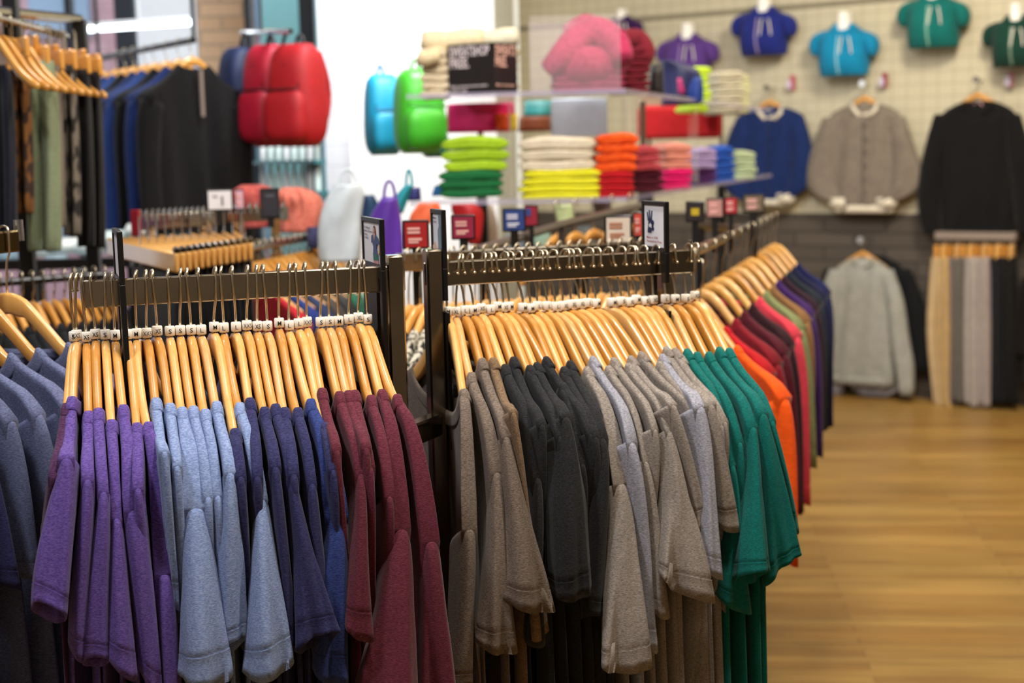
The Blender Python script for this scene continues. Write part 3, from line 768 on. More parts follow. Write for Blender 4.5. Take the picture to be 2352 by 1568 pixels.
# ---- folded garments
def folded(cx, y0, y1, hw, d, dep, m, label, yaw=0.0, group=None, name='folded_towel', cat='folded clothes', puffy=0.0, tilt=0.0):
    """one folded garment whose front edge is seen between y0 and y1"""
    P = at(cx, (y0 + y1) / 2, d); hwm = hw * d / FP; h = (y1 - y0) * d / FP
    X = V(cos(yaw), sin(yaw), 0); Y = V(-sin(yaw), cos(yaw), 0); R = []; nn = 28; th = np.arange(nn) * 2 * pi / nn
    sd = rng.random() * 9
    for i, u in enumerate(np.linspace(-1, 1, 17)):
        e = (1 - abs(u) ** 7) ** .5 if abs(u) < 1 else .05
        e = max(.25, e)
        cs, sn = np.cos(th), np.sin(th)
        yy = np.sign(cs) * np.abs(cs) ** .35 * dep / 2 * (.96 + .04 * e); zz = np.sign(sn) * np.abs(sn) ** .55 * h / 2 * e
        cre = 1 - .0 * yy
        front = np.where(cs < -.3, 1, 0)
        yy = yy + front * .012 * np.exp(-(zz / (h * .13)) ** 2)        # the crease between the folded layers
        zz = zz + .05 * h * np.sin(u * 4 + sd) + puffy * h * (1 - u * u) * (sn > 0) * np.maximum(sn, 0) + tilt * u * h
        R.append(P + Y * dep / 2 + np.outer(yy, Y) + X * u * hwm + np.outer(zz, Z))
    q = MB(); q.rings(R); o = q.build(name, m, smooth='all'); return tag(o, label, cat, group)
def stack(cx, ybot, hw, n, hpx, d, dep, m, desc, yaw=0.0, group=None, top=None, jx=3):
    ordn = ['bottom', 'second from the bottom', 'third from the bottom', 'fourth from the bottom', 'fifth from the bottom', 'sixth from the bottom', 'seventh from the bottom', 'eighth from the bottom']
    for i in range(n):
        wd_ = ['bottom one', 'top one'][i == n - 1] if i in (0, n - 1) else ordn[i]
        y1 = ybot - i * hpx; y0 = y1 - hpx * (1 if i < n - 1 else (top or 1))
        folded(cx + rng.uniform(-jx, jx), y0 - 1, y1, hw * rng.uniform(.95, 1.03), d, dep, m, f'{desc}, {wd_}', yaw, group or f'folded clothes, {desc}'[:60], puffy=.25 if i == n - 1 else 0)
# ================================================================= shelf unit
zU, zL = 1.757, 1.417
def onz(px, py, z):
    r = ray(px, py); return C0 + r * ((z - CH) / r[2])
SH = [V(-.32, 4.6), V(.375, 4.55), V(1.40, 7.6), V(.75, 7.9), V(-.02, 5.3)]
su = thing('glass_shelf_unit', 'two-tier clear glass shelf unit above the far garment rack, stacked with folded clothes', 'shelf unit', V(.4, 5.6, 0))
EDGE = glassy('b7aecb', .72, .1)
for z_, nm in ((zU, 'upper'), (zL, 'lower')):
    q = MB(); q.sheet([V(a[0], a[1], z_) for a in SH], Z, .014); q.build('glass_shelf', glassy('cfd0dc', .30, .03), su, smooth=False)
    q = MB()
    for a, b in ((0, 1), (1, 2)):
        p, p2 = V(SH[a][0], SH[a][1], z_), V(SH[b][0], SH[b][1], z_); dd = nrm(p2 - p); q.box((p + p2) / 2 - nrm(np.cross(Z, dd)) * -.004, np.linalg.norm(p2 - p), .008, .017, dd, nrm(np.cross(Z, dd)), Z)
    q.build('edge_strip', EDGE, su, smooth=False)
for px, y0, y1, d in ((1172, 300, 462, 4.75), (1444, 215, 462, 4.75), (1600, 250, 440, 6.0)):
    q = MB(); a = at(px, y0, d); b = at(px, y1, d); q.box(V(a[0], a[1] + .12, (zL + zU) / 2), .012, .24, zU - zL - .02, V(1, 0, 0), V(0, 1, 0), Z); q.build('acrylic_divider', glassy('e6dcc8', .28), su, smooth=False)
for a in (V(-.1, 5.35), V(.5, 5.3), V(1.1, 7.4), V(.75, 7.6)):
    q = MB(); q.box(V(a[0], a[1], zL / 2), .04, .04, zL - .01, bev=.004); q.build('post', BLACKP, su)
    q = MB(); q.box(V(a[0], a[1], (zL + zU) / 2), .02, .02, zU - zL - .016, bev=.003); q.build('upright', METAL_D, su)
# clear box on the upper shelf
cb_ = thing('acrylic_bin', 'clear acrylic box on the upper shelf holding pink folded clothes', 'acrylic box', V(.25, 4.85, zU))
for nm, a, b, c2, d2 in (('front', 1218, 1420, 4.68, 0),):
    p = at(a, 130, 4.66); p2 = at(b, 130, 4.66); w_ = p2[0] - p[0]; hh = .24
    cx_ = (p[0] + p2[0]) / 2
    for (ox, oy, sx, sy) in ((0, 0, w_, .004), (0, .26, w_, .004), (-w_/2, .13, .004, .26), (w_/2, .13, .004, .26)):
        q = MB(); q.box(V(cx_ + ox, 4.66 + oy, zU + .009 + hh / 2), sx, sy, hh); q.build('panel', glassy('f0e6ea', .16), cb_, smooth=False)
def dshelf(px): return 4.68 if px < 1440 else 4.68 + (px - 1440) / 325 * 2.6
# lower shelf stacks: cx, ybot, hw, n, hpx, colour, desc
for cx, yb, hw, n, hp, m, ds in (
    (1083, 455, 76, 3, 20, SW('1a6a38'), 'dark green folded towel on the lower shelf'),
    (1092, 394, 78, 3, 25, SW('a5cf1c', 'b8dc3a'), 'lime green folded towel on the lower shelf'),
    (1292, 460, 97, 4, 17, SW('e6e016', 'f0ea3a'), 'bright yellow folded top on the lower shelf'),
    (1280, 394, 90, 3, 25, SW('e6d6b8', 'f0e4cc'), 'cream folded top on the lower shelf'),
    (1414, 456, 44, 4, 15, SW('b8101c'), 'red folded top on the lower shelf'),
    (1418, 395, 50, 4, 21, SW('f2490c', 'ff6a24'), 'orange folded top on the lower shelf'),
    (1492, 444, 38, 3, 17, SW('4e0f20'), 'dark wine folded top on the lower shelf'),
    (1490, 393, 34, 3, 18, SW('b8444c'), 'rose red folded top on the lower shelf'),
    (1560, 438, 38, 3, 16, SW('dc1468'), 'hot pink folded top on the lower shelf'),
    (1560, 390, 35, 3, 19, SW('d98a78'), 'salmon folded top on the lower shelf'),
    (1626, 430, 28, 3, 14, SW('4a2058'), 'deep purple folded top on the lower shelf'),
    (1624, 388, 26, 3, 15, SW('a893c0'), 'lilac folded top on the lower shelf'),
    (1672, 424, 22, 5, 17, SW('1d49a0'), 'blue folded top on the lower shelf'),
    (1716, 414, 26, 4, 16, SW('a8b894'), 'pale sage folded top on the lower shelf')):
    stack(cx, yb, hw, n, hp, dshelf(cx) + .02, .22, m, ds, yaw=0 if cx < 1440 else .25)
# upper shelf
for cx, yb, hw, n, hp, m, ds in (
    (1678, 262, 36, 6, 16, SW('a59a80', 'b8ae94'), 'khaki folded trousers on the upper shelf'),
    (1700, 262, 26, 6, 15, SW('b4b080', 'c4c094'), 'pale olive folded trousers on the upper shelf'),
    (1612, 258, 24, 6, 17, SW('aecb22', 'c0d83c'), 'neon lime folded top on the upper shelf')):
    stack(cx, yb, hw, n, hp, dshelf(cx) + (.2 if cx == 1700 else 0), .2, m, ds, yaw=.25)
stack(1352, 212, 84, 7, 13.5, 4.70, .2, SW('98244a', 'b03c60'), 'raspberry pink folded sweatshirt in the clear box')
stack(1462, 214, 34, 7, 15, 4.95, .22, SW('6a1424'), 'dark red folded top beside the clear box', yaw=.2)
q = MB(); R_ = []
p0_ = at(1345, 110, 4.72); NF = V(0, -1, 0); XX = V(1, 0, 0)
pk = SW('a02348', 'b83c62')
# the crumpled hoodie on top: a big hood roll that falls over on the right
def blobtube(mb, pts, r, d, sq=.75, n=16):
    P = [at(x, y, dd) for x, y, dd in pts]; P2 = []
    A = np.array(P); k = 5; nA = len(A)
    for s in np.linspace(0, nA - 1, (nA - 1) * k + 1):
        i = min(int(s), nA - 2); f = s - i; a, b, c, e = A[max(i-1,0)], A[i], A[i+1], A[min(i+2, nA-1)]
        P2.append(.5*((2*b)+(-a+c)*f+(2*a-5*b+4*c-e)*f*f+(-a+3*b-3*c+e)*f**3))
    rr = np.interp(np.linspace(0, 1, len(P2)), np.linspace(0, 1, len(r)), r)
    mb.tube(P2, rr, n)
blobtube(q, [(1258,160,4.72),(1290,130,4.70),(1325,92,4.74),(1370,75,4.76),(1412,100,4.72),(1432,140,4.68)], [.03,.045,.05,.055,.05,.035], 0)
blobtube(q, [(1275,165,4.78),(1330,150,4.72),(1385,150,4.74),(1420,175,4.78)], [.03,.06,.06,.03], 0)
blobtube(q, [(1290,150,4.8),(1330,125,4.85),(1380,120,4.85),(1420,150,4.8)], [.05,.07,.07,.05], 0)
blobtube(q, [(1300,80,4.86),(1345,62,4.86),(1390,70,4.86)], [.03,.045,.03], 0)
tag(q.build('crumpled_hoodie', pk, smooth='all'), 'crumpled pink hoodie heaped on top of the clear box', 'hoodie')
q = MB(); blobtube(q, [(1432,90,4.95),(1462,92,5.0),(1480,120,5.0),(1470,150,5.0)], [.03,.04,.04,.03], 0)
tag(q.build('crumpled_shirt', SW('741828'), smooth='all'), 'dark red crumpled top draped over its stack beside the clear box', 'folded clothes')
# beige rolls and towels on the left
stack(998, 226, 34, 6, 19, 4.68, .2, SW('d9c4a0', 'e6d6b8'), 'beige folded canvas bag at the left end of the upper shelf')
for k, (x0, x1, y, d, r) in enumerate(((968, 1110, 92, 4.74, .035), (1080, 1190, 88, 4.80, .032), (960, 1010, 130, 4.66, .026))):
    q = MB(); R = [at(x0 + (x1 - x0) * s, y + 4 * sin(s * 5), d) for s in np.linspace(0, 1, 8)]; q.tube(R, [r*.8, r, r*1.05, r, r, r*1.05, r, r*.8], 14)
    tag(q.build('rolled_canvas', SW(('e2d0aa', 'd8d2b8', 'dcc8a0')[k]), smooth='all'), ('long beige fabric roll lying on top of the display box', 'pale green-grey fabric roll above the display box corner', 'short beige roll at the left end of the upper shelf')[k], 'fabric roll')
for k, (cx, hw) in enumerate(((1090, 60), (1150, 40))):
    stack(cx, 208, hw, 5, 20, 5.05, .18, SW('cfc4a4'), ('sand coloured folded cloth behind the display box', 'sand coloured folded cloth behind the box corner')[k])
# the display box with its writing
bx = thing('display_box', 'black display box printed SWEATSHOP FREE standing on the upper shelf', 'box', V(-.1, 4.6, zU))
c_ = at(1135, 165, 4.58); L_ = at(1030, 165, 4.68); R_ = at(1188, 165, 4.68)
hgt = 114 * 4.6 / FP; zb = zU + .008; zc = zb + hgt / 2
XL = nrm((c_ - L_) * V(1, 1, 0)); XR = nrm((R_ - c_) * V(1, 1, 0)); lw = np.linalg.norm((c_ - L_)[:2]); rw = np.linalg.norm((R_ - c_)[:2])
c2 = V(c_[0], c_[1], zc); pts = [c2, c2 + XR * rw, c2 + XR * rw - XL * lw, c2 - XL * lw]
q = MB(); q.sheet(pts, Z, hgt); q.build('box_body', plain('1d1a1a', .35), bx, smooth=False)
NL = nrm(np.cross(XL, Z)); NR = nrm(np.cross(XR, Z))
q = MB(); org = c2 - XL * lw
put_text(q, 'SWEATSHOP', org + XL * .008 + Z * hgt * .26 + NL * .001, XL, Z, hgt * .20, lw * .86, N=NL, bold=True)
put_text(q, 'FREE.', org + XL * .008 + Z * hgt * .03 + NL * .001, XL, Z, hgt * .20, lw * .42, N=NL, bold=True)
q.build('headline_lettering', plain('e0d2d2', .5), bx, smooth=False); q = MB()
put_text(q, 'Made in downtown LA by workers', org + XL * .010 - Z * hgt * .36 + NL * .001, XL, Z, hgt * .05, lw * .8, N=NL, bold=True)
put_text(q, 'paid fair wages', org + XL * .010 - Z * hgt * .44 + NL * .001, XL, Z, hgt * .05, lw * .36, N=NL, bold=True)
q.build('caption_lettering', plain('e0d2d2', .5), bx, smooth=False)
q = MB(); put_text(q, 'SWEATS', c2 + XR * .006 + Z * hgt * .26 + NR * .001, XR, Z, hgt * .20, rw * .88, N=NR, bold=True)
put_text(q, 'FREE.', c2 + XR * .006 + Z * hgt * .03 + NR * .001, XR, Z, hgt * .20, rw * .5, N=NR, bold=True)
q.build('side_headline_lettering', plain('dfb0a0', .5), bx, smooth=False); q = MB()
put_text(q, 'Made in downtown', c2 + XR * .008 - Z * hgt * .36 + NR * .001, XR, Z, hgt * .05, rw * .8, N=NR, bold=True)
q.build('side_caption_lettering', plain('dfb0a0', .5), bx, smooth=False)
# ================================================================= bags on the shelf and wall
def backpack(cx, y0, y1, hw, d, dep, yaw, m, label, strap=True, group=None, dark=None, name='backpack', pocket=True, taper=.86):
    P = at(cx, (y0 + y1) / 2, d); h = (y1 - y0) * d / FP; w = hw * d / FP
    X = V(cos(yaw), sin(yaw), 0); Y = V(-sin(yaw), cos(yaw), 0)    # Y points to its back
    r = thing(name, label, 'backpack', P - Z * h / 2, group)
    nn = 28; th = np.arange(nn) * 2 * pi / nn
    def body(mb, cz, hh, ww, dd, off, tp=taper, ex=.55):
        R = []
        for s in np.linspace(0, 1, 15):
            v = 2 * s - 1; rd = (1 - abs(v) ** 3.2) ** .5 if abs(v) < 1 else 0
            rd = max(rd, .12); k = (1 + (tp - 1) * s) * (.6 + .4 * rd)
            cs, sn = np.cos(th), np.sin(th)
            x = np.sign(cs) * np.abs(cs) ** ex * ww * k; y = np.sign(sn) * np.abs(sn) ** .7 * dd / 2 * (.35 + .65 * rd)
            R.append(P + np.outer(x, X) + np.outer(y + off, Y) + Z * (cz + v * hh / 2 + 0))
        mb.rings(R)
    q = MB(); body(q, 0, h, w, dep, 0); q.build('bag_body', m, r, smooth='all')
    if pocket:
        q = MB(); body(q, -h * .20, h * .50, w * .82, dep * .5, -dep * .42, 1.0, .5); q.build('front_pocket', m, r, smooth='all')
        q = MB()
        for zz, ww in ((.055, .74), (.30, .6)):
            q.tube([P - Y * (dep * (.60 if zz < .1 else .44)) + X * w * ww * t + Z * h * (zz - (.0 if zz < .1 else .22 * t * t)) for t in np.linspace(-1, 1, 11)], .005, 6)
        q.build('zip', dark or plain('300810', .5), r, smooth='all')
    q = MB(); q.tube([P + X * w * .18 * cos(a) + Z * (h * .46 + .05 * sin(a)) + Y * dep * .15 for a in np.linspace(0, pi, 9)], .007, 8); q.build('handle', dark or plain('20181c', .6), r)
    if strap:
        for sg in (-1, 1):
            q = MB(); q.tube([P + X * w * .5 * sg + Y * (dep * (.35 + .3 * sin(pi * t))) + Z * h * (.42 - .8 * t) for t in np.linspace(0, 1, 9)], .014, 8); q.build('shoulder_strap', m, r)
    return r
RED = plain('a80c18', .6, sheen=0, noise=.12, nscale=14); RED2 = plain('ae0d2c', .6, sheen=0, noise=.12, nscale=14)
backpack(684, 104, 336, 70, 5.35, .17, -.55, RED, 'red backpack with a front pocket, nearest of the hanging row', group='backpacks hanging by the window')
backpack(618, 106, 336, 62, 5.55, .16, -.75, RED2, 'crimson backpack squeezed between the red one and the navy one', group='backpacks hanging by the window')
backpack(552, 112, 334, 52, 5.75, .15, -.85, plain('1f2c52', .6, noise=.1), 'navy backpack at the far end of the hanging row', group='backpacks hanging by the window', dark=plain('101420', .6))
hr = thing('backpack_rail', 'pale metal rail from which the red backpacks hang', 'rail', at(610, 72, 5.6))
q = MB(); q.tube([at(556, 74, 5.9), at(668, 72, 5.2)], .010, 8); q.tube([at(600, 73, 5.6), V(*at(600, 73, 5.6)[:2], CEIL)], .006, 6); q.build('rail_tube', CHROME, hr)
for x_, d_ in ((562, 5.75), (622, 5.55), (658, 5.35)):
    q = MB(); q.tube([at(x_, 74, d_) , at(x_ - 6, 90, d_), at(x_ - 10, 112, d_)], .008, 6); q.build('hook', BLACKP, hr)
backpack(880, 172, 356, 46, 5.9, .16, .35, plain('1090b4', .5, noise=.12, nscale=10), 'cyan blue backpack hanging on the white wall', dark=plain('0d5f8a', .5), group='backpacks on the white wall')
backpack(962, 160, 352, 60, 5.6, .20, .35, plain('3fae28', .4, noise=.12, nscale=10), 'bright green backpack hanging beside the cyan one', dark=plain('2f8a20', .5), group='backpacks on the white wall')
backpack(1000, 300, 362, 34, 6.1, .12, .2, plain('0f5a4a', .5), 'dark green bag half hidden below the bright green backpack', pocket=False, strap=False)
def bag(rows, d, thick, m, label, name='tote_bag', handle=True, cat='bag', fold=.008):
    P0 = at(rows[0][0], rows[0][1], d); n = V(0, -1, 0); n = nrm(V(-ray(rows[0][0], 400)[0] * .5, -1, 0)); Wx = V(-n[1], n[0], 0)
    last = at(rows[-1][0], rows[-1][1], d); r = thing(name, label, cat, last)
    q = MB(); form(q, smoothrows(rows), P0, n, Wx, thick, fold=fold); q.build('bag_body', m, r, smooth='all')
    if handle:
        c = hit(rows[0][0], rows[0][1], P0, n); w = rows[0][2] * d / FP
        q = MB(); q.tube([c + Wx * w * .7 * cos(a) + Z * (.05 * sin(a) - .005) for a in np.linspace(0, pi, 9)], .005, 6); q.build('handle', m, r)
    return r
bag([(800,424,28),(795,445,42),(782,500,48),(780,560,50),(780,600,46)], 4.2, .05, plain('c3ced4', .3, noise=.18, nscale=12), 'shiny silver-white tote bag hanging in front of the white wall')
bag([(845,448,14),(850,480,22),(848,540,18)], 4.5, .04, plain('173a5c', .5), 'dark blue bag half hidden behind the silver tote', handle=False)
bag([(895,452,18),(885,500,36),(884,560,42),(886,606,40)], 4.0, .05, plain('58309a', .45, noise=.2, nscale=9), 'purple drawstring bag between the silver tote and the shelf')
bag([(940,424,10),(925,450,16),(912,490,14)], 4.3, .03, plain('1c8a98', .5), 'teal drawstring pouch above the purple bag')
bag([(952,430,14),(950,460,18)], 4.5, .04, plain('252a6a', .5), 'indigo pouch beside the teal pouch', handle=False)
bag([(985,466,22),(980,490,36),(978,512,40)], 4.1, .04, plain('e2663c', .5), 'orange bag under the left end of the lower shelf', handle=False)
bag([(1012,425,14),(1006,450,16)], 4.9, .04, plain('2a7cc0', .5), 'small blue pouch left of the dark green towels', handle=False)
# bins seen between the shelves
bag([(1104,238,76),(1104,262,78),(1102,304,74)], 5.35, .10, plain('e22a78', .4, noise=.14, nscale=8), 'hot pink padded pouch between the two shelves', handle=False, fold=.004)
bag([(1158,262,26),(1162,300,22)], 5.25, .06, plain('e8501a', .45), 'orange-red pouch beside the pink one between the shelves', handle=False)
bag([(1180,262,8),(1180,300,8)], 5.2, .03, plain('e6c21a', .45), 'narrow yellow pouch beside the orange-red one', handle=False)
bag([(1228,268,36),(1228,302,38)], 5.6, .08, plain('7a3c1c', .6), 'brown leather box between the shelves', handle=False, fold=0)
bag([(1238,232,34),(1236,268,34)], 6.0, .06, plain('2f7a78', .5), 'teal bag behind the brown box', handle=False)
q = MB(); a = at(1330, 270, 5.6); q.box(a, 128 * 5.6 / FP, .04, 86 * 5.6 / FP, bev=.003); tag(q.build('metal_panel', plain('b4bcc8', .3, .6), smooth=True), 'grey brushed metal panel under the upper shelf', 'panel')
q = MB(); a = at(1560, 280, 6.9); q.box(a, 190 * 6.9 / FP, .14, 76 * 6.9 / FP, bev=.02); tag(q.build('red_blanket', SW('a8181c'), smooth=True), 'red folded blanket seen between the two shelves', 'blanket')
bag([(1530,140,14),(1560,160,42),(1566,200,46),(1562,242,44)], 5.7, .07, plain('1c1f4a', .5, noise=.2, nscale=8), 'dark navy drawstring bag on the upper shelf', handle=False)
bag([(1602,178,10),(1598,210,18),(1600,236,14)], 5.6, .04, plain('12337e', .5), 'royal blue pouch leaning on the navy bag', handle=False)
bag([(1560,180,5),(1566,215,8)], 5.55, .02, plain('b02868', .5), 'magenta tag-like pouch in front of the navy bag', handle=False)
bag([(1508,150,14),(1506,222,20)], 5.3, .05, plain('1a1214', .5), 'black bag between the dark red stack and the navy bag', handle=False)
# ================================================================= right wall: torsos, jackets
def wplane(off): return WP + WN * off
def bust(cx, ty, s, m, label, zipc='9a8ab0', collar='e6e2da'):
    """half torso form in a zipped hoodie; cx, ty = centre and shoulder-top pixel, s = half width px"""
    off = .10; p = wplane(off); r = thing('torso_form', label, 'mannequin', hit(cx, ty + s * 1.45, p, WN), 'torso forms on the slat wall')
    q = MB(); form(q, smoothrows([(cx, ty - s*.02, s*.26, .5), (cx, ty + s*.10, s*.50, .85), (cx, ty + s*.28, s*.68, 1), (cx, ty + s*.55, s*.70, 1.15), (cx, ty + s*.85, s*.70, 1.3), (cx, ty + s*1.15, s*.70, 1.2), (cx, ty + s*1.42, s*.67, .9)]), p, WN, WD, .11, ex=.75)
    q.build('hoodie_body', m, r, smooth='all')
    for sg in (-1, 1):
        q = MB(); form(q, smoothrows([(cx + sg*s*.50, ty + s*.12, s*.12, .5), (cx + sg*s*.68, ty + s*.26, s*.22, .8), (cx + sg*s*.80, ty + s*.50, s*.21, .85), (cx + sg*s*.82, ty + s*.72, s*.16, .75), (cx + sg*s*.80, ty + s*.84, s*.10, .5)]), p, WN, WD, .085, ex=.9)
        q.build('sleeve', m, r, smooth='all')
        q = MB(); form(q, smoothrows([(cx + sg*s*.20, ty - s*.10, s*.08, .5), (cx + sg*s*.27, ty + s*.06, s*.13, .9), (cx + sg*s*.20, ty + s*.26, s*.11, .8), (cx + sg*s*.08, ty + s*.40, s*.04, .4)]), p + WN * .06, WN, WD, .05); q.build('hood', m, r, smooth='all')
        q = MB(); a = hit(cx + sg*s*.10, ty + s*.28, p + WN * .15, WN); q.tube([a, a + WD * .01 * sg - Z * .05, a + WD * .016 * sg - Z * .10], .004, 6); q.build('drawstring', plain(collar, .6), r)
    q = MB(); form(q, smoothrows([(cx, ty - s*.42, s*.16), (cx, ty - s*.2, s*.17), (cx, ty + s*.0, s*.22), (cx, ty + s*.22, s*.17), (cx, ty + s*.34, s*.08)]), p + WN * .03, WN, WD, .065); q.build('neck_form', plain('efeee8', .4), r, smooth='all')
    R = []
    for t in np.linspace(.30, 1.38, 9):
        c = hit(cx, ty + s * t, p, WN) + WN * (.11 * np.interp(t, [.1,.28,.55,.85,1.15,1.42], [.85,1,1.15,1.3,1.2,.9]) + .004); R.append(c)
    q = MB(); q.tube(R, .006, 6); q.build('zip', plain(zipc, .5), r)
    return r
bust(1757, 22, 74, SW('1f2a7c'), 'torso form in a royal blue zip hoodie, above the navy varsity jacket')
bust(1941, 62, 79, SW('0f86b4'), 'torso form in a cyan blue zip hoodie, above the grey varsity jacket', '8ecbd8')
bust(2146, -8, 83, SW('0c6a66'), 'torso form in a teal zip hoodie, cut by the top of the photo', '84b8a8')
bust(2336, 42, 78, SW('113a30'), 'torso form in a dark green zip hoodie at the right edge', '7a9484')
bust(1582, 84, 70, SW('5b3a86'), 'torso form in a purple zip hoodie, behind the upper shelf', '9a80b8')
bust(1432, 40, 44, SW('3b1a52'), 'torso form in a deep plum hoodie, partly hidden by the pink pile', '5a3a70')
def wall_top(cx, top, bot, hs, hb, m, label, neckw=.17, slv=None, trim=None, off=.09, placket=None, hang=True, name='sweatshirt', cat='sweatshirt', tag_c=None, cuff=None, thick=.055):
    """long-sleeved top hanging flat on the wall; hs shoulder half width px, hb hem half width px; slv rows for each side"""
    p = wplane(off); h = bot - top
    r = thing(name, label, cat, hit(cx, bot, p, WN))
    q = MB(); form(q, smoothrows([(cx, top, hs*.34, .45), (cx, top + h*.03, hs*.62, .6), (cx, top + h*.09, hs*.92, .8), (cx, top + h*.18, hs, 1), (cx, top + h*.45, hs*.97, 1.05), (cx, top + h*.75, (hs*.6+hb*.4), 1.1), (cx, top + h*.93, hb, 1), (cx, bot, hb*.95, .9)]), p, WN, WD, thick, ex=.7, fold=.014, fk=9, nn=40)
    q.build('body', m, r, smooth='all')
    q = MB(); hbnd = [(cx, bot - h*.06, hb*.97), (cx, bot - h*.03, hb*.99), (cx, bot + 1, hb*.95)]
    form(q, hbnd, p, WN, WD, thick + .006, ex=.7, nn=40); q.build('hem_band', trim or m, r, smooth='all')
    for rows in slv:
        q = MB(); form(q, smoothrows(rows), p + WN * .02, WN, WD, .05, fold=.008, fk=4); q.build('sleeve', m, r, smooth='all')
        if cuff:
            l = rows[-1]; q = MB(); form(q, [(l[0], l[1] - 8, l[2] * 1.02), (l[0], l[1] + 3, l[2]*1.05), (l[0], l[1] + 12, l[2])], p + WN * .022, WN, WD, .05); q.build('cuff', cuff, r, smooth='all')
    q = MB(); A = []
    for a in np.linspace(-.15 * pi, -.85 * pi, 15) if trim else np.linspace(0, -pi, 15):
        A.append(hit(cx + cos(a) * hs * neckw * 2.0, top + 2 - sin(a) * hs * .30 - hs * .02, p + WN * (thick * .75), WN))
    q.tube(A, .013 if trim else .009, 8); q.build('collar', trim or m, r, smooth='all')
    if trim:
        q = MB()
        for sg in (-1, 1):
            q.tube([hit(cx + sg * hs * .36, top - 4, p, WN), hit(cx + sg * hs * .30, top + hs * .16, p + WN * .045, WN), hit(cx + sg * hs * .12, top + hs * .34, p + WN * .055, WN)], .014, 8)
        q.build('collar_trim', trim, r, smooth='all')
    if placket:
        for k in range(6):
            c = hit(cx + 2, top + h * (.2 + .125 * k), p + WN * (thick * 1.08), WN); q = MB(); q.tube([c, c + WN * .006], [.010, .008], 12); q.build('snap_button', placket, r)
        q = MB(); q.tube([hit(cx - 4, top + h * (.14 + .8 * t), p + WN * (thick * 1.06), WN) for t in np.linspace(0, 1, 8)], .004, 5); q.build('placket', placket, r)
    if tag_c:
        q = MB(); q.box(hit(cx, top + hs * .17, p + WN * .03, WN), .05, .006, .06, WD, WN, Z, bev=.002); q.build('neck_label', tag_c, r)
    if hang:
        hg = thing('clothes_hanger', 'wooden hanger on the wall holding ' + label.split(',')[0], 'clothes hanger', hit(cx, top, p, WN))
        q = MB(); c = hit(cx, top - hs * .16, p, WN); R = []
        for t in np.linspace(-1, 1, 13):
            R.append(c + WD * t * .17 - Z * (.11 * abs(t) ** 1.1) + WN * .0)
        q.tube(R, [.010] + [.017] * 11 + [.010], 10); q.build('hanger_body', WOODS[0], hg)
        q = MB(); q.tube([c, c + Z * .05, c + Z * .075 + WD * .015, c + Z * .09, c + Z * .075 - WD * .015], .003, 6); q.build('hook', METAL_N, hg)
        q = MB(); q.tube([c + Z * .085 - WN * (off + .02), c + Z * .085 + WN * .05], .005, 6); q.tube([c + Z * .085 + WN * .045, c + Z * .085 + WN * .05], .02, 12)
        o = q.build('wall_hook', CHROME); tag(o, 'metal wall hook above ' + label.split(',')[0], 'hook')
    return r
CRT = plain('d8cfbc', .6); NAVYJ = SW('16295c')
wall_top(1768, 246, 470, 82, 58, NAVYJ, 'navy varsity jacket with white collar stripes, behind the shelf ends', slv=[
    [(1712,270,20,.6),(1700,320,28),(1690,380,34),(1700,440,30),(1735,462,20)], [(1826,268,20,.6),(1838,320,24),(1842,380,26),(1832,430,24),(1806,452,20)]], trim=CRT, cuff=CRT, placket=plain('12204a', .5), name='varsity_jacket', cat='jacket')
wall_top(1986, 238, 486, 84, 74, SW('7a7064', '8c8276'), 'grey varsity jacket with cream collar, on the slat wall', slv=[
    [(1908,270,18,.6),(1896,330,26),(1884,390,34),(1894,440,34),(1930,462,24)], [(2060,268,18,.6),(2074,330,24),(2084,390,32),(2072,440,34),(2038,462,24)]], trim=CRT, cuff=CRT, placket=plain('5a5148', .4), name='varsity_jacket', cat='jacket')
wall_top(2246, 232, 540, 92, 84, SW('0d0d0f', '141416', .1), 'black sweatshirt hanging on the wall above the trousers rail', slv=[
    [(2164,262,18,.6),(2150,340,26),(2136,430,28),(2136,500,24),(2144,536,18)], [(2326,262,18,.6),(2340,340,26),(2352,430,28),(2356,500,24),(2356,536,18)]], tag_c=plain('d8a8b0', .5), name='sweatshirt')
wall_top(2000, 586, 880, 80, 86, SW('101214', '16181a', .1), 'black sweatshirt behind the pale grey one on the lower wall', slv=[
    [(1912,616,18,.6),(1896,690,22),(1888,760,20),(1884,800,16)], [(2072,616,20,.6),(2100,700,26),(2112,780,26),(2118,850,20)]], off=.06, hang=False)
wall_top(1982, 592, 880, 66, 74, SW('9ea09a', 'b6b6ae'), 'pale grey sweatshirt hanging low on the wall, sleeves reaching the floor shadow', slv=[
    [(1922,618,16,.6),(1904,690,24),(1892,770,28),(1876,830,24),(1866,888,18)], [(2036,618,16,.6),(2056,690,20),(2066,770,22),(2078,840,22),(2084,905,16)]], off=.16)
wall_top(2010, 870, 905, 60, 40, SW('8e8c94', 'a6a2a8'), 'second grey sweatshirt hem showing below the pale grey one', slv=[
    [(1900,800,20,.8),(1892,860,22),(1890,906,16)], [(1930,850,16),(1924,906,14)]], off=.10, hang=False)
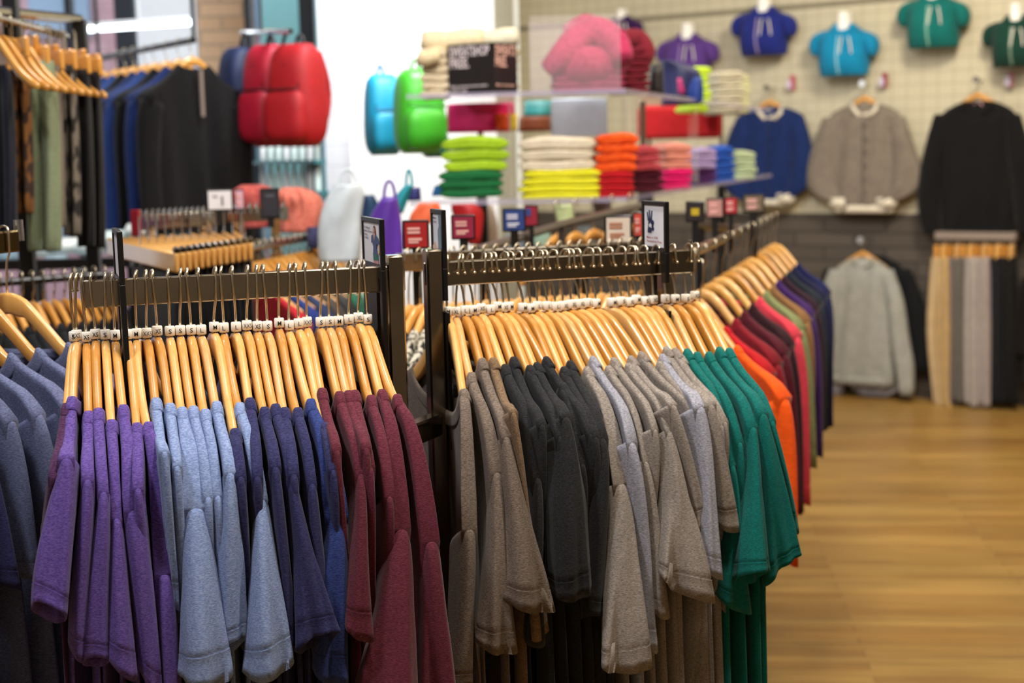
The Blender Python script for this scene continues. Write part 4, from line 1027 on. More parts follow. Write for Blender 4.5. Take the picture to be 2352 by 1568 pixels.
# trousers rail
tr = thing('trousers_rail', 'pale wooden-topped rail on the wall carrying the row of trousers', 'rail', hit(2240, 560, wplane(.14), WN))
q = MB(); a, b = hit(2152, 541, wplane(.14), WN), hit(2338, 541, wplane(.14), WN); q.box((a + b) / 2, np.linalg.norm(b - a), .10, .045, nrm((b-a)*V(1,1,0)), WN, Z, bev=.004); q.build('rail_panel', plain('8a7c72', .5), tr)
q = MB(); q.box((a + b) / 2 - Z * .04 + WN * .03, np.linalg.norm(b - a), .02, .02, nrm((b-a)*V(1,1,0)), WN, Z); q.build('rail_bar', METAL_D, tr)
TC = [('c9ae84', 'cream'), ('bfa070', 'sand'), ('6c6872', 'grey-violet'), ('6a655e', 'grey'), ('75706a', 'mid grey'), ('a9a09a', 'pale grey'), ('b0a6a2', 'light stone'), ('a89c98', 'stone'), ('1b1c28', 'navy'), ('14151c', 'dark navy'), ('101010', 'black'), ('0d0d0d', 'jet black')]
for i, (c, nm) in enumerate(TC):
    x = 2154 + i * 15.5; w = 13 if i not in (0, 5) else 17; bt = 925 - (0 if i < 2 or 5 <= i < 8 else 10)
    p = wplane(.15 + .03 * (i % 2)); r = thing('trousers', f'{nm} trousers hanging from the wall rail, ' + (ORD[i] if i < 11 else 'last') + ' from the left', 'trousers', hit(x, bt, p, WN), 'trousers on the wall rail')
    sh = -12 if i < 2 else 0
    for k, dx in enumerate((-.35, .35)):
        q = MB(); form(q, smoothrows([(x + dx*w*.7, 590, w*.55, .7), (x + dx*w, 640, w*.75), (x + dx*w*1.2 + (sh if k == 0 else 0)*.4, 760, w*.8), (x + dx*w*1.2 - sh*.4*(1-k), bt - 30*(k == 0), w*.62, .8), (x + dx*w*1.2 - sh*.5, bt, w*.5, .6)]), p + WN * (.02 * k), WN, WD, .035, fold=.006, fk=3, nn=16); q.build('trouser_leg', SW(c, None, .1), r, smooth='all')
    hg = thing('trouser_hanger', f'wooden clip hanger of the {nm} trousers on the wall rail', 'clothes hanger', hit(x, 575, p, WN), 'clip hangers on the wall rail')
    q = MB(); q.box(hit(x, 578, p, WN), .028, .07, .085, WD, WN, Z, bev=.004); q.build('clip_bar', WOODS[i % 4], hg)
    q = MB(); q.tube([hit(x, 566, p, WN), hit(x, 553, p, WN)], .003, 6); q.build('hook', METAL_N, hg)
wall_top(2392, 622, 880, 50, 44, SW('14100f'), 'black jacket with a red sleeve at the right edge of the photo', slv=[[(2360,640,12,.6),(2344,690,16),(2336,760,16),(2346,815,12)]], off=.16, name='jacket', cat='jacket', hang=False)
# small price flags on the wall
for x, y, c, ds in ((1820, 190, 'b0405a', 'small red and blue tag hook above the navy varsity jacket'), (2032, 184, '8a2030', 'small red tag hook above the grey varsity jacket'), (2322, 182, '9a5a60', 'small reddish tag hook below the dark green form')):
    r = thing('tag_hook', ds, 'price tag', hit(x, y, wplane(.03), WN)); q = MB(); q.box(hit(x, y, wplane(.05), WN), .035, .006, .09, WD, WN, Z, bev=.001); q.build('tag', plain(c, .5), r); q = MB(); q.box(hit(x - 8, y + 4, wplane(.06), WN), .03, .005, .05, WD, WN, Z, bev=.001); q.build('white_tag', plain('c8c0d8', .5), r)
# ================================================================= coloured sweatshirts on the round rack under the shelf
cr = thing('round_clothing_rack', 'curved floor rack under the glass shelves carrying the coloured sweatshirts', 'clothing rack', V(.7, 4.4, 0))
K0, K1 = at(1540, 622, 2.95), at(1790, 505, 5.0)
KZ = (K0[2] + K1[2]) / 2
cr_bar = [V(K0[0] + (K1[0]-K0[0])*t - .05, K0[1] + (K1[1]-K0[1])*t, KZ) for t in np.linspace(-.02, 1.04, 8)]
q = MB(); q.tube(cr_bar, .013, 8); q.build('hang_bar', METAL_D, cr)
for p in (cr_bar[0] + V(-.12, .15, 0), cr_bar[5] + V(-.12, .15, 0)):
    q = MB(); q.box(V(p[0], p[1], KZ / 2), .03, .03, KZ, bev=.003); q.build('post', BLACKP, cr); q = MB(); q.box(V(p[0], p[1], .015), .22, .05, .03, bev=.003); q.build('foot', BLACKP, cr)
for k, pa in enumerate((cr_bar[0], cr_bar[5])):
    q = MB(); q.tube([pa, pa + V(-.12, .15, 0)], .013, 8); q.build('bracket', METAL_D, cr)
CC = [('f0560a','neon orange',.13),('e8d8c8','white and red striped',.18),('b30d18','bright red',.15),('7a0d1c','dark red',.15),('4e0c1c','burgundy',.13),('2c0a14','dark wine',.12),('d23c4c','coral red',.20),
      ('7c8456','sage green',.17),('86603a','tan',.12),('3a1c5a','purple',.15),('2b1222','aubergine',.13),('1d2530','charcoal blue',.14),('15183c','dark navy',.14),('10184e','navy blue',.14)]
KE = nrm(V(.62, -.78, 0)); KT = V(.78, .62, 0)
lens = [.36,.35,.46,.46,.46,.46,.48,.44,.40,.50,.44,.42,.40,.38]
for i, (c, nm, _q) in enumerate(CC):
    s = (i + .2) / 13.4; T = V(K0[0] + (K1[0]-K0[0])*s + (.055, -.03)[i] * (i < 2) if i < 2 else K0[0] + (K1[0]-K0[0])*s - .012, K0[1] + (K1[1]-K0[1])*s, KZ - .075)
    hanger('clothes_hanger', f'wooden hanger holding the {nm} sweatshirt under the shelf unit', T, KE, KT, WOODS[i % 4], barz=.092, side=1, lo=True, group='hangers under the shelf unit')
    shirt('sweatshirt', f'{nm} sweatshirt hanging in the colourful row under the shelf unit', 'sweatshirt', T, KE, KT, cloth(c, None, .12, fine=False), uc=.105, lo=True, sl=(.30, .22)[i] if i < 2 else .40,
          length=lens[i], seed=i + 50, th0=.011, phase=i, group='coloured sweatshirts under the shelf unit', a0=.02)
# ================================================================= second rack right behind the front one
sr = thing('clothing_rack', 'dark rack just behind the front one, full of hangers with pale hooks', 'clothing rack', V(.15, 3.0, 0))
S0, S1 = at(930, 597, 2.82), at(1500, 578, 3.02); SZ = (S0[2] + S1[2]) / 2; S0[2] = S1[2] = SZ
sET = nrm(S1 - S0); sEU = V(-.42, -.907, 0); sT2 = np.cross(Z, sEU); sT2 = sT2 if sT2[0] > 0 else -sT2
q = MB(); q.box((S0 + S1) / 2, np.linalg.norm(S1 - S0) + .04, .014, .036, sET, np.cross(Z, sET), Z, bev=.002); q.build('hang_bar', METAL_D, sr)
for p in (S0 - sET * .03, S1 + sET * .03):
    q = MB(); q.box(V(p[0], p[1], SZ / 2), .03, .03, SZ, sET, np.cross(Z, sET), Z, bev=.003); q.build('post', METAL_D, sr); q = MB(); q.box(V(p[0], p[1], .015), .04, .5, .03, sET, np.cross(Z, sET), Z, bev=.003); q.build('foot', METAL_D, sr)
TW = tweed('17150f', 'bdb6a4', 90)
SC2 = [('17181c','black'),('1d1e24','near black'),(TW,'black and white tweed'),(TW,'black and white tweed'),('6c6068','mauve grey'),('5a5560','slate grey'),('6a5a4a','brown'),('333437','charcoal'),('2a2a2e','charcoal'),('8a2a30','dark red'),('333a44','blue-grey')]
n2 = 24
for i in range(n2):
    s = .01 + .98 * i / (n2 - 1); T = S0 + (S1 - S0) * s; T[2] = SZ - .075
    hanger('clothes_hanger', f'pale wooden hanger on the rack behind the right arm, {ORD[i - 5]} from its post' if i > 4 else f'pale wooden hanger seen between the two front posts, {ORD[i]} from the left', T, sEU, sT2, WOODS[(1, 0, 1, 3)[i % 4]], barz=.094, side=-1, lo=True,
           group='hangers on the rack behind', k=.02)
    c, nm = SC2[min(i, 10)] if i < 11 else SC2[6 + i % 5]
    m = c if not isinstance(c, str) else cloth(c, None, .2, fine=False)
    shirt('shirt', (f'{nm} long-sleeved top seen between the two front posts, {ORD[i]} from the left' if i < 6 else f'{nm} long-sleeved top on the rack behind the right arm, {ORD[i - 6]} from the post'), 'top', T, sEU, sT2, m, uc=.085, lo=True, sl=.42, length=.58, seed=i + 90, th0=.007, phase=i, k=.02,
          group='tops on the rack behind' if i > 5 else 'tops seen between the posts')
# card stands above it
def card(x0, y0, x1, y1, d, c, label, stem=60, lines=None, m2=None):
    P = at((x0+x1)/2, (y0+y1)/2, d); w = (x1-x0)*d/FP; h = (y1-y0)*d/FP
    r = thing('sign_stand', label, 'sign', P - Z * (h / 2 + stem * d / FP), 'sign cards standing on the far racks')
    n = nrm(V(-P[0], -P[1], 0)); X = V(-n[1], n[0], 0)
    q = MB(); q.box(P, w, .012, h, X, n, Z, bev=.002); q.box(P - Z * (h/2 + stem * d / FP / 2), w * .34, .008, stem * d / FP, X, n, Z); q.build('sign_frame', BLACKP, r)
    q = MB(); q.box(P + n * .0065, w * .84, .003, h * .84, X, n, Z); cd_ = q.build('card', plain(c, .45), r)
    q = MB()
    for (a, b, ww, hh) in (lines or [(-.1, .25, .55, .10), (-.1, .10, .55, .10), (-.05, -.18, .6, .10), (-.12, -.30, .45, .08)]):
        q.box(P + n * .009 + X * w * .84 * a + Z * h * .84 * b, w * .84 * ww, .001, h * .84 * hh, X, n, Z)
    q.build('print', m2 or plain('e0a8a0', .5), cd_, smooth=False); return r
card(925, 505, 986, 572, 2.86, 'a01e1e', 'red card sign on a black stand, left of the right-hand post', stem=140)
card(1036, 493, 1092, 550, 3.0, '8a2040', 'crimson card sign right of the narrow black sign holder', stem=70)
card(1154, 478, 1208, 532, 3.4, '28407e', 'blue and white picture card on a stand under the lower shelf', stem=70, m2=plain('d0d0e0', .5))
card(1388, 494, 1452, 560, 3.0, 'd2c4b6', 'beige picture card with a yellow figure, left of the hand sign', stem=40, m2=plain('b07a60', .5))
card(1455, 486, 1476, 545, 3.1, 'c04a40', 'narrow red card beside the beige picture card', stem=40)
card(1575, 462, 1618, 510, 3.6, '241c20', 'black card with a yellow mark above the coloured sweatshirts', stem=60, m2=plain('b8a020', .5), lines=[(0, 0, .5, .4)])
card(1622, 455, 1662, 500, 3.9, 'b08078', 'pinkish picture card above the coral sweatshirt hangers', stem=80)
card(1664, 452, 1694, 492, 4.1, 'a82430', 'small red card above the tan hangers', stem=90)
card(1706, 446, 1756, 488, 4.5, '6a5c4a', 'brown picture card at the end of the rack under the shelf', stem=100)
card(1205, 470, 1236, 520, 3.7, '8a1c30', 'dark red and blue card beside the picture card', stem=50, m2=plain('24407e', .5), lines=[(-.25, .2, .4, .4)])
q = MB(); q.tube([at(1095, 575, 3.4), at(1290, 515, 4.0), at(1480, 470, 4.6)], .012, 8); q.tube([at(1290, 515, 4.0), V(*at(1290, 515, 4.0)[:2], .0)], .012, 8); q.build; tag(q.build('display_rail', plain('77706c', .3, .8)), 'slanting dark metal rail under the lower shelf', 'rail')
for i in range(5):
    x, y, d = 1280 + i * 42, 560 - i * 6, 4.2 + .1 * i
    hanger('clothes_hanger', f'brown wooden hanger far under the shelf, {ORD[i]} from the left', at(x, y - 30, d), nrm(V(-.6, -.8, 0)), V(.8, -.6, 0), WOODS[2], barz=.08, lo=True, group='far hangers under the shelf')
for i, (x, y, c, ds) in enumerate(((1295, 492, 'c8d8a0', 'pale green tag'), (1240, 545, '9ab8a4', 'grey-green tag'), (1180, 560, '8898a8', 'blue-grey tag'), (1345, 540, 'a0b0b8', 'silver tag'), (1380, 470, '90889a', 'lilac-grey tag'), (1145, 590, 'b0a8b8', 'pearl tag'))):
    bag([(x, y - 22, 20), (x + 3, y, 22), (x + 4, y + 22, 18)], 4.6 + .1 * i, .02, plain(c, .4), f'{ds} hanging from the display rail under the shelf', name='hanging_pouch', handle=False, fold=.003)
bag([(1110, 470, 20), (1120, 520, 24), (1118, 590, 26)], 5.4, .05, plain('d8c8b8', .6), 'pale beige bag standing behind the crimson card', handle=False)
bag([(1065, 468, 28), (1075, 490, 36), (1090, 560, 14)], 4.6, .05, plain('a81820', .5), 'red and orange bag under the lower shelf', handle=False)
# ================================================================= left edge rack
lr = thing('clothing_rack', 'brass-toned rack arm at the left edge carrying slate T-shirts', 'clothing rack', V(-1.05, 2.1, 0))
LT0 = at(16, 660, 2.35); lz = LT0[2] + .075
LE = nrm(V(.90, -.43, 0)); LTd = nrm(V(.43, .90, 0))
q = MB(); a = V(LT0[0], LT0[1], lz); q.box(a - LTd * .25, .56, .014, .036, LTd, LE, Z, bev=.003); q.build('hang_bar', plain('6a5a3c', .2, 1), lr)
q = MB(); q.tube([a + LTd * .035 + Z * .0, a + LTd * .035 + Z * .035], .008, 10); q.build('end_stop', CHROME, lr)
q = MB(); pa = a - LTd * .53; q.box(V(pa[0], pa[1], lz / 2), .03, .03, lz, LTd, LE, Z, bev=.003); q.box(V(pa[0], pa[1], .02), .4, .05, .04, LTd, LE, Z, bev=.003); q.build('post', METAL_D, lr)
for i in range(8):
    T = LT0 - LTd * (.058 * i + (0 if i < 1 else .01)); cl = HB['slate'] if i < 5 else HB['navy']
    hanger('clothes_hanger', f'wooden hanger at the left edge, {ORD[i]} from the back of its arm', T, LE, LTd, WOODS[(1, 0, 0, 1)[i % 4]], barz=.093, side=1, group='hangers on the left edge arm')
    shirt('t_shirt', (f'slate blue heather T-shirt at the left edge, {ORD[i]} from the back' if i < 5 else f'dark navy T-shirt at the left edge, {ORD[i-5]} of its colour'), 'T-shirt', T, LE, LTd, cl, uc=.125, seed=i + 200, phase=i * .4, sl=.24, th0=.011, a0=.014, group='T-shirts on the left edge arm', length=.62)
# ================================================================= row of dark garments behind it
db = thing('clothing_rack', 'long low rack of dark garments behind the left T-shirts', 'clothing rack', V(-1.2, 3.4, 0))
D0, D1 = at(-40, 655, 3.3), at(250, 628, 3.5); D0[2] = D1[2] = (D0[2] + D1[2]) / 2
q = MB(); q.tube([D0, D1], .009, 8); q.build('hang_bar', BLACKP, db)
for p in (D0, D1):
    q = MB(); q.box(V(p[0], p[1], D0[2] / 2), .03, .03, D0[2], bev=.003); q.build('post', METAL_D, db)
for i in range(12):
    T = D0 + (D1 - D0) * (i + .5) / 12; T = T - Z * .04; e = nrm(V(.65, -.76, 0)); t = V(.76, .65, 0)
    hanger('clothes_hanger', f'brown wooden hanger in the dark row behind the left T-shirts, {ORD[11 - i]} from the right', T, e, t, WOODS[2 if i % 2 else 0], barz=.055, lo=True, group='hangers of the dark row')
    shirt('shirt', f'black top in the dark row behind the left T-shirts, {ORD[11 - i]} from the right', 'top', T, e, t, cloth(('121317', '1a1b20')[i % 2], None, .1, fine=False), uc=.09, lo=True, sl=.3, length=.5, seed=300 + i, th0=.008, phase=i, group='tops of the dark row')
# glass counter with wrapped goods
gt = thing('glass_counter', 'glass counter at the left with glossy wrapped goods and a dark edge', 'counter', V(-1.5, 4.6, 0))
g0, g1 = at(-60, 590, 4.3), at(330, 560, 4.5); gz = g0[2]
q = MB(); q.sheet([V(g0[0], g0[1], gz), V(g1[0], g1[1], gz), V(g1[0], g1[1] + .7, gz), V(g0[0], g0[1] + .7, gz)], Z, .015); q.build('glass_top', glassy('a8c4d0', .5, .03), gt, smooth=False)
q = MB(); q.box(V((g0[0]+g1[0])/2, g0[1] + .05, gz - .03), g1[0]-g0[0], .03, .03); q.build('edge_frame', BLACKP, gt)
for x in (70, 300):
    p = at(x, 600, 4.4); q = MB(); q.box(V(p[0], p[1] + .05, gz / 2 - .02), .04, .04, gz - .04); q.build('post', BLACKP, gt)
q = MB(); q.box(V((g0[0]+g1[0])/2, g0[1] + .4, .35), (g1[0]-g0[0]) * .96, .55, .70, bev=.01); q.build('base_cabinet', plain('5a6878', .4), gt)
for i, (x, y, hw, c) in enumerate(((100, 572, 32, 'dff6f8'), (150, 562, 38, 'e8fafa'), (205, 566, 34, 'e0f4f6'), (130, 600, 30, 'b8d0e0'), (200, 612, 36, 'c0d8e4'), (255, 545, 40, 'd8f0f2'), (56, 565, 14, 'a0507a'), (320, 528, 34, 'e6fafa'), (20, 590, 30, '88a8c0'))):
    bag([(x, y - 16, hw * .8, .6), (x, y, hw), (x, y + 16, hw * .9, .7)], 4.7 - .02 * i, .07, plain(c, .12, noise=.1, nscale=14), ('glossy white wrapped parcel on the glass counter, ' + ('far left', 'middle', 'right of the middle', 'front left', 'front right', 'by the sign edge', '', 'rear right', '')[i]) if i not in (6, 8) else ('small pink parcel on the glass counter', 'blue-grey parcel at the left end of the counter')[i == 8], name='wrapped_parcel', handle=False, cat='parcel')
# ================================================================= top left: trousers and hangers
tl_ = thing('clothing_rack', 'tall black-posted rack at the top left carrying trousers', 'clothing rack', V(-1.3, 3.6, 0))
q = MB(); ra, rb = at(-60, 22, 3.3), at(182, 45, 3.9); q.tube([ra, rb], .014, 8); q.build('top_rail', CHROME, tl_)
q = MB(); q.box(V(rb[0], rb[1], rb[2] / 2), .035, .035, rb[2], bev=.003); q.build('post', BLACKP, tl_)
q = MB(); pq = at(14, 100, 3.45); q.box(V(pq[0], pq[1] + .05, 1.05), .035, .035, 2.1, bev=.003); q.build('post', BLACKP, tl_)
h0, h1 = at(-40, 60, 3.25), at(150, 58, 3.9); h0[2] = h1[2] = .5 * (h0[2] + h1[2])
q = MB(); q.tube([h0, h1], .010, 8); q.build('hang_bar', METAL_D, tl_)
e = nrm(V(.75, -.66, 0)); t = V(.66, .75, 0)
for i in range(9):
    T = h0 + (h1 - h0) * (i + .6) / 9.2 - Z * .03
    hanger('clothes_hanger', f'empty wooden hanger on the top left rack, {ORD[8 - i]} from the right', T, e, t, WOODS[(0, 2, 0)[i % 3]], barz=.032, lo=True, group='empty hangers on the top left rack')
e = nrm(V(.6, -.8, 0))
PT = [(5, 'navy blue trousers at the left edge', '0e1122', 26, 150, 560), (48, 'brown leopard-spotted trousers', None, 22, 120, 490), (95, 'sage green trousers', '7f8a6c', 38, 140, 575), (128, 'taupe trousers', '75685a', 14, 150, 520), (158, 'black and white camouflage trousers', 0, 20, 150, 540), (190, 'black trousers', '0d0c0d', 20, 160, 565), (216, 'charcoal black trousers', '151213', 18, 165, 568)]
LEO = tweed('2a160a', '6e4416', 26); CAM = tweed('1c1a18', '6e665c', 22)
for i, (x, ds, c, hw, y0, y1) in enumerate(PT):
    d = 3.35 + .07 * i; m = LEO if c is None else (CAM if c == 0 else SW(c, None, .1))
    P0 = at(x, y0, d); n = nrm(V(.25, -1, 0)); Wx = V(-n[1], n[0], 0)
    r = thing('trousers', ds + ' hanging from clips on the top left rack', 'trousers', hit(x, y1, P0, n), 'trousers on the top left rack')
    for k in (0, 1):
        s = -1 if k == 0 else 1
        q = MB(); form(q, smoothrows([(x + s*hw*.3, y0, hw*.45, .5), (x + s*hw*.42, y0 + 70, hw*.6), (x + s*hw*.5 + 5, y0 + 220, hw*.58), (x + s*hw*.5 + 8, y1 - 40, hw*.55), (x + s*hw*.5 + 8, y1, hw*.5, .8)]), P0 + n * .02 * k, n, Wx, .045, fold=.01, fk=4, nn=20); q.build('trouser_leg', m, r, smooth='all')
    for j in range(2 if x < 200 else 1):
        hg = thing('trouser_hanger', ('front' if j == 0 else 'rear') + ' clip hanger of the ' + ds, 'clothes hanger', at(x + 22 * j, y0 - 12, d), 'clip hangers on the top left rack')
        q = MB(); c0 = at(x + 22 * j, y0 - 10 - 3 * j, d + .1 * j); q.box(c0 - e * .12, .34, .014, .05, e, t, Z, bev=.004); q.build('clip_bar', WOODS[2 if j else 0], hg)
        q = MB(); q.tube([c0 - e * .12, c0 - e * .12 + Z * .10], .002, 5); q.build('hook', METAL_N, hg)
# jackets; the blue colours hold the window light on their left sleeves
je = nrm(V(-.62, -.78, 0)); jt = V(.78, -.62, 0)
jr = thing('jacket_rail', 'dark rail near the window carrying the row of jackets', 'rail', at(330, 80, 5.8))
J0, J1 = at(225, 100, 6.2), at(445, 92, 5.35); J0[2] = J1[2] = J1[2]
q = MB(); q.tube([J0, J1], .012, 8)
for p in (J0, J1): q.tube([p, V(p[0], p[1], CEIL)], .008, 6)
q.build('rail_tube', BLACKP, jr)
jp = [(.98, '0e0c0e', 'black zip jacket, front of the row, with a pale zip tape'), (.86, '1c3068', 'window-lit blue jacket just behind the black zip jacket'), (.74, '0c0b0e', 'black jacket behind the front blue one'), (.62, '2a4280', 'window-lit mid blue jacket in the jacket row'), (.52, '182c5c', 'window-lit deep blue jacket in the jacket row'),
      (.40, '0c0c10', 'black jacket in the middle of the jacket row'), (.30, '2c4a8c', 'window-lit brighter blue jacket near the far end of the row'), (.20, '243c78', 'window-lit blue jacket next to last in the row'), (.06, '0b0a0a', 'black jacket at the far left end of the row')]
for i, (s, c, ds) in enumerate(jp):
    T = J0 + (J1 - J0) * s - Z * .05
    hanger('clothes_hanger', 'wooden hanger of the ' + ds.split(',')[0], T, je, jt, WOODS[0], barz=.062, lo=True, group='hangers of the jacket row')
    r = shirt('jacket', ds, 'jacket', T, je, jt, cloth(c, None, .12, fine=False), uc=.07, lo=True, sl=.50, length=.62, seed=400 + i, th0=.025, a0=.04, phase=i, group='jackets near the window')
    if i == 0:
        q = MB(); q.tube([T - jt * -.045 - Z * (.06 + .5 * v) + je * .0 for v in np.linspace(0, .35, 6)], .008, 6); q.build('zip_tape', plain('8a7a70', .6), r)
# ================================================================= left middle: round rack with hangers, garments, hook rails
mr = thing('clothing_rack', 'mid-shop rack with beige clip hangers and red and blue T-shirts', 'clothing rack', V(-.8, 3.9, 0))
M0, M1 = at(560, 560, 3.9), at(770, 545, 4.6); M0[2] = M1[2] = (M0[2] + M1[2]) / 2
q = MB(); q.tube([M0, M1], .012, 8); q.build('hang_bar', METAL_D, mr)
me_ = nrm(V(.78, -.62, 0)); mt = V(.62, .78, 0)
MC = [('b3202c', 'red'), ('1f3474', 'royal blue'), ('2c3a5a', 'dusk blue'), ('4a423c', 'dark brown'), ('3f4040', 'dark grey'), ('2f6a54', 'forest green'), ('7fb09a', 'mint green'), ('c8b8a0', 'beige')]
for i, (c, nm) in enumerate(MC):
    T = M0 + (M1 - M0) * i / 8.0 - Z * .03
    hanger('clothes_hanger', f'wooden hanger of the {nm} top in the middle rack', T, me_, mt, WOODS[0 if i % 2 else 2], barz=.042, lo=True, group='hangers of the middle rack')
    shirt('t_shirt', f'{nm} T-shirt hanging in the middle rack behind the left arm', 'T-shirt', T, me_, mt, cloth(c, None, .15, fine=False), uc=.09, lo=True, sl=.22, length=.6, seed=500 + i, th0=.012, a0=.02, phase=i, group='T-shirts in the middle rack')
for i in range(7):
    T = M0 + (M1 - M0) * (i + .5) / 8.0 - Z * .03
    hanger('clothes_hanger', f'bare wooden hanger between the T-shirts of the middle rack, {ORD[i]} from the left', T, me_, mt, WOODS[(i + 1) % 3], barz=.042, lo=True, group='bare hangers of the middle rack')
for p in (M0, M1):
    q = MB(); q.box(V(p[0], p[1], M0[2] / 2), .03, .03, M0[2], bev=.003); q.build('post', METAL_D, mr)
# clip hangers with black trousers
for i in range(13):
    x1, y1 = 408 + i * 14, 604 - i * 2.2; x0, y0 = 250 + i * 24, 566 - i * 1.5
    a, b = at(x1, y1, 3.15 + .03 * i), at(x0, y0, 3.6 + .03 * i)
    hg = thing('trouser_hanger', f'beige wooden clip hanger, {ORD[i] if i < 11 else ("next to last" if i == 11 else "last")} from the left of the fan', 'clothes hanger', (a + b) / 2, 'beige clip hangers in a fan')
    d_ = nrm(b - a); q = MB(); q.box((a + b) / 2, np.linalg.norm(b - a), .012, .045, d_, nrm(np.cross(Z, d_)), nrm(np.cross(d_, np.cross(Z, d_))), bev=.004); q.build('clip_bar', WOODS[1], hg)
    q = MB(); q.tube([(a + b) / 2, (a + b) / 2 + Z * .09], .002, 5); q.build('hook', CHROME, hg); q = MB(); q.tube([a + Z * .026, a + Z * .03 + d_ * .01], .008, 6); q.build('clip', CHROME, hg)
    r = thing('trousers', f'dark trousers clipped under the beige hangers, {ORD[i] if i < 11 else ("next to last" if i == 11 else "last")} from the left', 'trousers', a - Z * .8, 'dark trousers under the beige hangers')
    c = (a * .65 + b * .35); q = MB(); nn_ = nrm(np.cross(Z, d_)); hR = []
    for z_ in np.linspace(.03, .75, 6): 
        th = np.arange(14) * 2 * pi / 14; hR.append(c - Z * z_ + np.outer(np.cos(th) * (.16 - .02 * z_), V(d_[0], d_[1], 0)) + np.outer(np.sin(th) * .009, nn_))
    q.rings(hR); q.build('trouser_cloth', SW(('101014', '15151c', '2e2924')[0 if i < 9 else 2 if i > 10 else 1], None, .1), r, smooth='all')
# hook rails
def hookrail(x0, y0, x1, y1, d0, d1, n, label, tip=True):
    a, b = at(x0, y0, d0), at(x1, y1, d1); r = thing('hook_rail', label, 'rail', (a + b) / 2 - Z * .05)
    d_ = nrm(b - a); q = MB(); q.box((a + b) / 2, np.linalg.norm(b - a), .014, .04, d_, nrm(np.cross(Z, d_)), Z, bev=.002)
    for p in (a + d_ * .05, b - d_ * .05): q.box(V(p[0], p[1], p[2] / 2), .025, .025, p[2] - .02)
    q.build('rail_bar', METAL_D, r)
    for i in range(n):
        p = a + (b - a) * (i + .5) / n; q = MB(); q.tube([p + Z * .022 + V(0, .012, 0), p + Z * .032, p + Z * .022 - V(0, .014, 0), p - V(0, .016, -.004)], .0035, 6); q.build('ball_hook', CHROME, r)
    if tip:
        q = MB(); q.box(a - d_ * .01, .01, .03, .07, d_, nrm(np.cross(Z, d_)), Z, bev=.003); q.build('end_cap', plain('8a1828', .5), r)
hookrail(318, 512, 500, 500, 3.7, 4.0, 14, 'dark rail with a row of shiny hooks and a red end cap')
hookrail(520, 494, 660, 490, 4.0, 4.2, 9, 'dark rail with shiny hooks below the coral garments', tip=False)
card(474, 434, 536, 484, 3.9, 'd8d8dc', 'white card sign standing on the hook rail', stem=30, m2=plain('484850', .5), lines=[(.1, -.05, .08, .5), (-.2, .2, .2, .06)])
card(540, 434, 560, 482, 3.92, 'c8a0b4', 'narrow pinkish card right of the white card sign', stem=40)
card(598, 432, 642, 502, 4.0, '26262e', 'dark grey card standing in front of the coral garments', stem=20, m2=plain('606068', .5), lines=[(0, .3, .5, .06)])
def puffg(rows, d, th, m, label, name, cat, fold=.012):
    P0 = at(rows[0][0], rows[0][1], d); n = V(0, -1, 0); r = thing(name, label, cat, at(rows[-1][0], rows[-1][1], d))
    q = MB(); form(q, smoothrows(rows, 4), P0, n, V(1, 0, 0), th, fold=fold, fk=14, nn=48); q.build('cloth', m, r, smooth='all'); return r
puffg([(580,424,24,.5),(585,440,50),(590,480,56),(592,520,54)], 4.5, .08, SW('b84c44', 'd06a64'), 'coral red pleated garment behind the dark card', 'pleated_skirt', 'skirt')
puffg([(668,430,20,.5),(685,446,44),(695,480,50),(692,530,46)], 4.4, .10, SW('d8705c', 'e88a78'), 'salmon pink rounded garment right of the hook rails', 'pleated_skirt', 'skirt')
puffg([(722,520,16,.6),(724,545,18),(722,566,14)], 4.35, .05, SW('3a3a5a'), 'small dark patterned garment below the salmon one', 'folded_scarf', 'scarf', .004)
# shelves of bottles by the narrow window
bs = thing('bottle_shelves', 'narrow glass shelves of pale bottles below the red backpacks', 'shelf unit', at(670, 445, 6.6))
for k, y in enumerate((372, 442)):
    a, b = at(594, y, 6.7), at(748, y, 6.3); d_ = nrm((b - a) * V(1, 1, 0)); q = MB(); q.box((a + b) / 2, np.linalg.norm(b - a), .12, .014, d_, nrm(np.cross(Z, d_)), Z); q.build('glass_shelf', plain('2c6a70', .2), bs, smooth=False)
q = MB()
for x, d in ((594, 6.7), (746, 6.3)):
    p = at(x, 400, d); q.box(V(p[0], p[1] + .05, 1.0), .012, .1, 2.0); 
    q.build('side_upright', plain('4a6a74', .3), bs, smooth=False); q = MB()
for k, y in enumerate((368, 438)):
    for i in range(8):
        x = 606 + i * 18; d = 6.7 - .05 * i; P = at(x, y, d); r = thing('bottle', f'pale {"mint" if i % 3 else "white"} bottle on the {"upper" if k == 0 else "lower"} window shelf, {ORD[i]} from the left', 'bottle', P, 'bottles on the window shelves')
        q = MB(); q.tube([P, P + Z * .002, P + Z * .075, P + Z * .09, P + Z * .10], [.013, .015, .015, .009, .008], 12); q.build('bottle_body', plain('e6f8ee' if i % 3 else 'f4f4f4', .15), r)
        q = MB(); q.tube([P + Z * .098, P + Z * .125], .0085, 10); q.build('bottle_cap', plain('d8ecd8' if i % 2 else 'c9d2b0', .3), r)
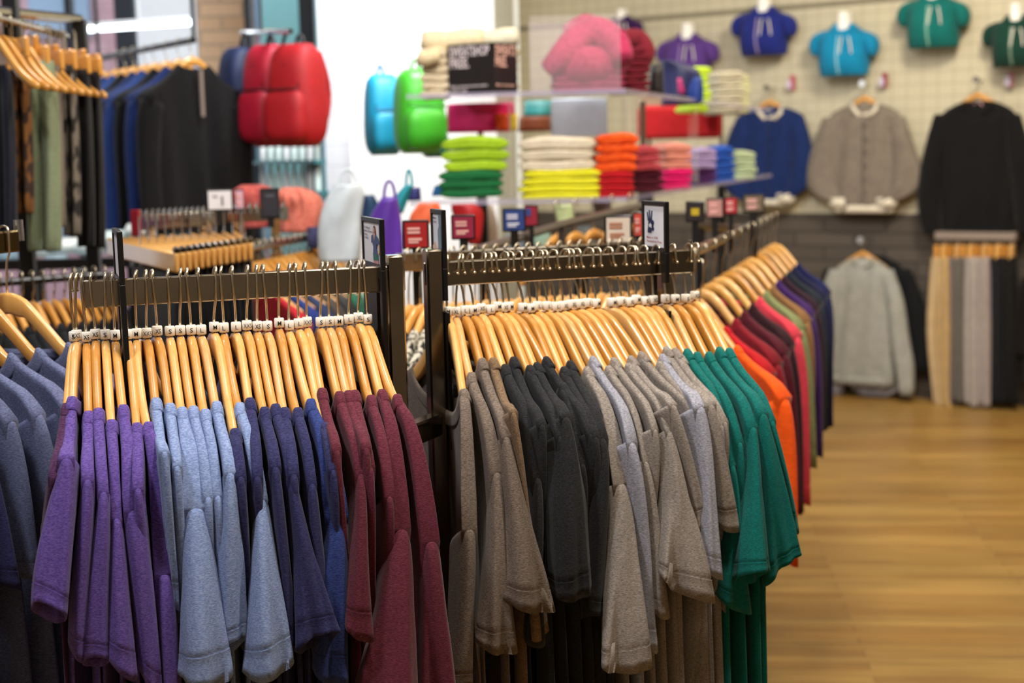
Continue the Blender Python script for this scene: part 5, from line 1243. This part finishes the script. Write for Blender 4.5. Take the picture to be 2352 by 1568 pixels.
# ================================================================= light
w = bpy.data.worlds.new('world'); SC.world = w; w.use_nodes = True
bg = w.node_tree.nodes['Background']; bg.inputs[0].default_value = (.78, .88, 1, 1); bg.inputs[1].default_value = 2.2
from mathutils import Vector
def area(name, loc, tgt, sx, sy, power, col, spread=180):
    l = bpy.data.lights.new(name, 'AREA'); l.shape = 'RECTANGLE'; l.size = sx; l.size_y = sy; l.energy = power; l.color = col; l.spread = radians(spread)
    o = bpy.data.objects.new(name, l); COL.objects.link(o); o.location = loc
    o.rotation_euler = (Vector(tgt) - Vector(loc)).to_track_quat('-Z', 'Y').to_euler()
    return o
WARM = (1, .88, .72)
area('track_light', (.1, 1.55, 3.4), (-.1, 2.1, 1.1), .25, .25, 42, (1, .93, .84))
area('track_light', (-1.1, 1.1, 3.4), (-.5, 2.0, 1.1), .25, .25, 34, (.92, .94, 1))
area('track_light', (1.1, 1.6, 3.4), (.3, 2.3, 1.1), .25, .25, 34, (1, .92, .8))
area('track_light', (.3, 3.2, 3.4), (.3, 4.8, 1.6), .4, .4, 50, (1, .95, .92))
area('track_light', (2.2, 6.0, 3.4), (2.2, 8.6, 1.7), .6, .4, 75, WARM)
area('track_light', (1.6, 4.4, 3.4), (1.6, 5.4, 0), .6, .6, 45, (1, .86, .62))
area('track_light', (-.1, 5.3, 3.4), (-.5, 6.9, 1.8), .5, .5, 50, (.9, .95, 1), 110)
area('added_back_fill', (0, -.9, 3.3), (0, -2.4, 1.6), 3.5, .3, 60, (1, .93, .85))  # added unseen lamp: back wall bounce brightens the metal bars and fills the front
area('track_light', (-1.8, 3.4, 3.4), (-1.4, 4.6, 1.2), .5, .5, 24, (.92, .97, 1))
# ================================================================= camera
cd = bpy.data.cameras.new('camera'); cam = bpy.data.objects.new('camera', cd); COL.objects.link(cam)
from mathutils import Matrix
Mx = Matrix(((CR[0], CU[0], -FW[0], 0), (CR[1], CU[1], -FW[1], 0), (CR[2], CU[2], -FW[2], CH), (0, 0, 0, 1)))
cam.matrix_world = Mx
cd.lens = 50; cd.sensor_width = 36; cd.clip_start = .05
cd.dof.use_dof = True; cd.dof.focus_distance = 1.93; cd.dof.aperture_fstop = 4.0
SC.camera = cam
vs = SC.view_settings
vs.view_transform = 'Standard'; vs.look = 'None'; vs.gamma = 1; vs.use_curve_mapping = False; vs.exposure = 0.0
SC.render.film_transparent = False
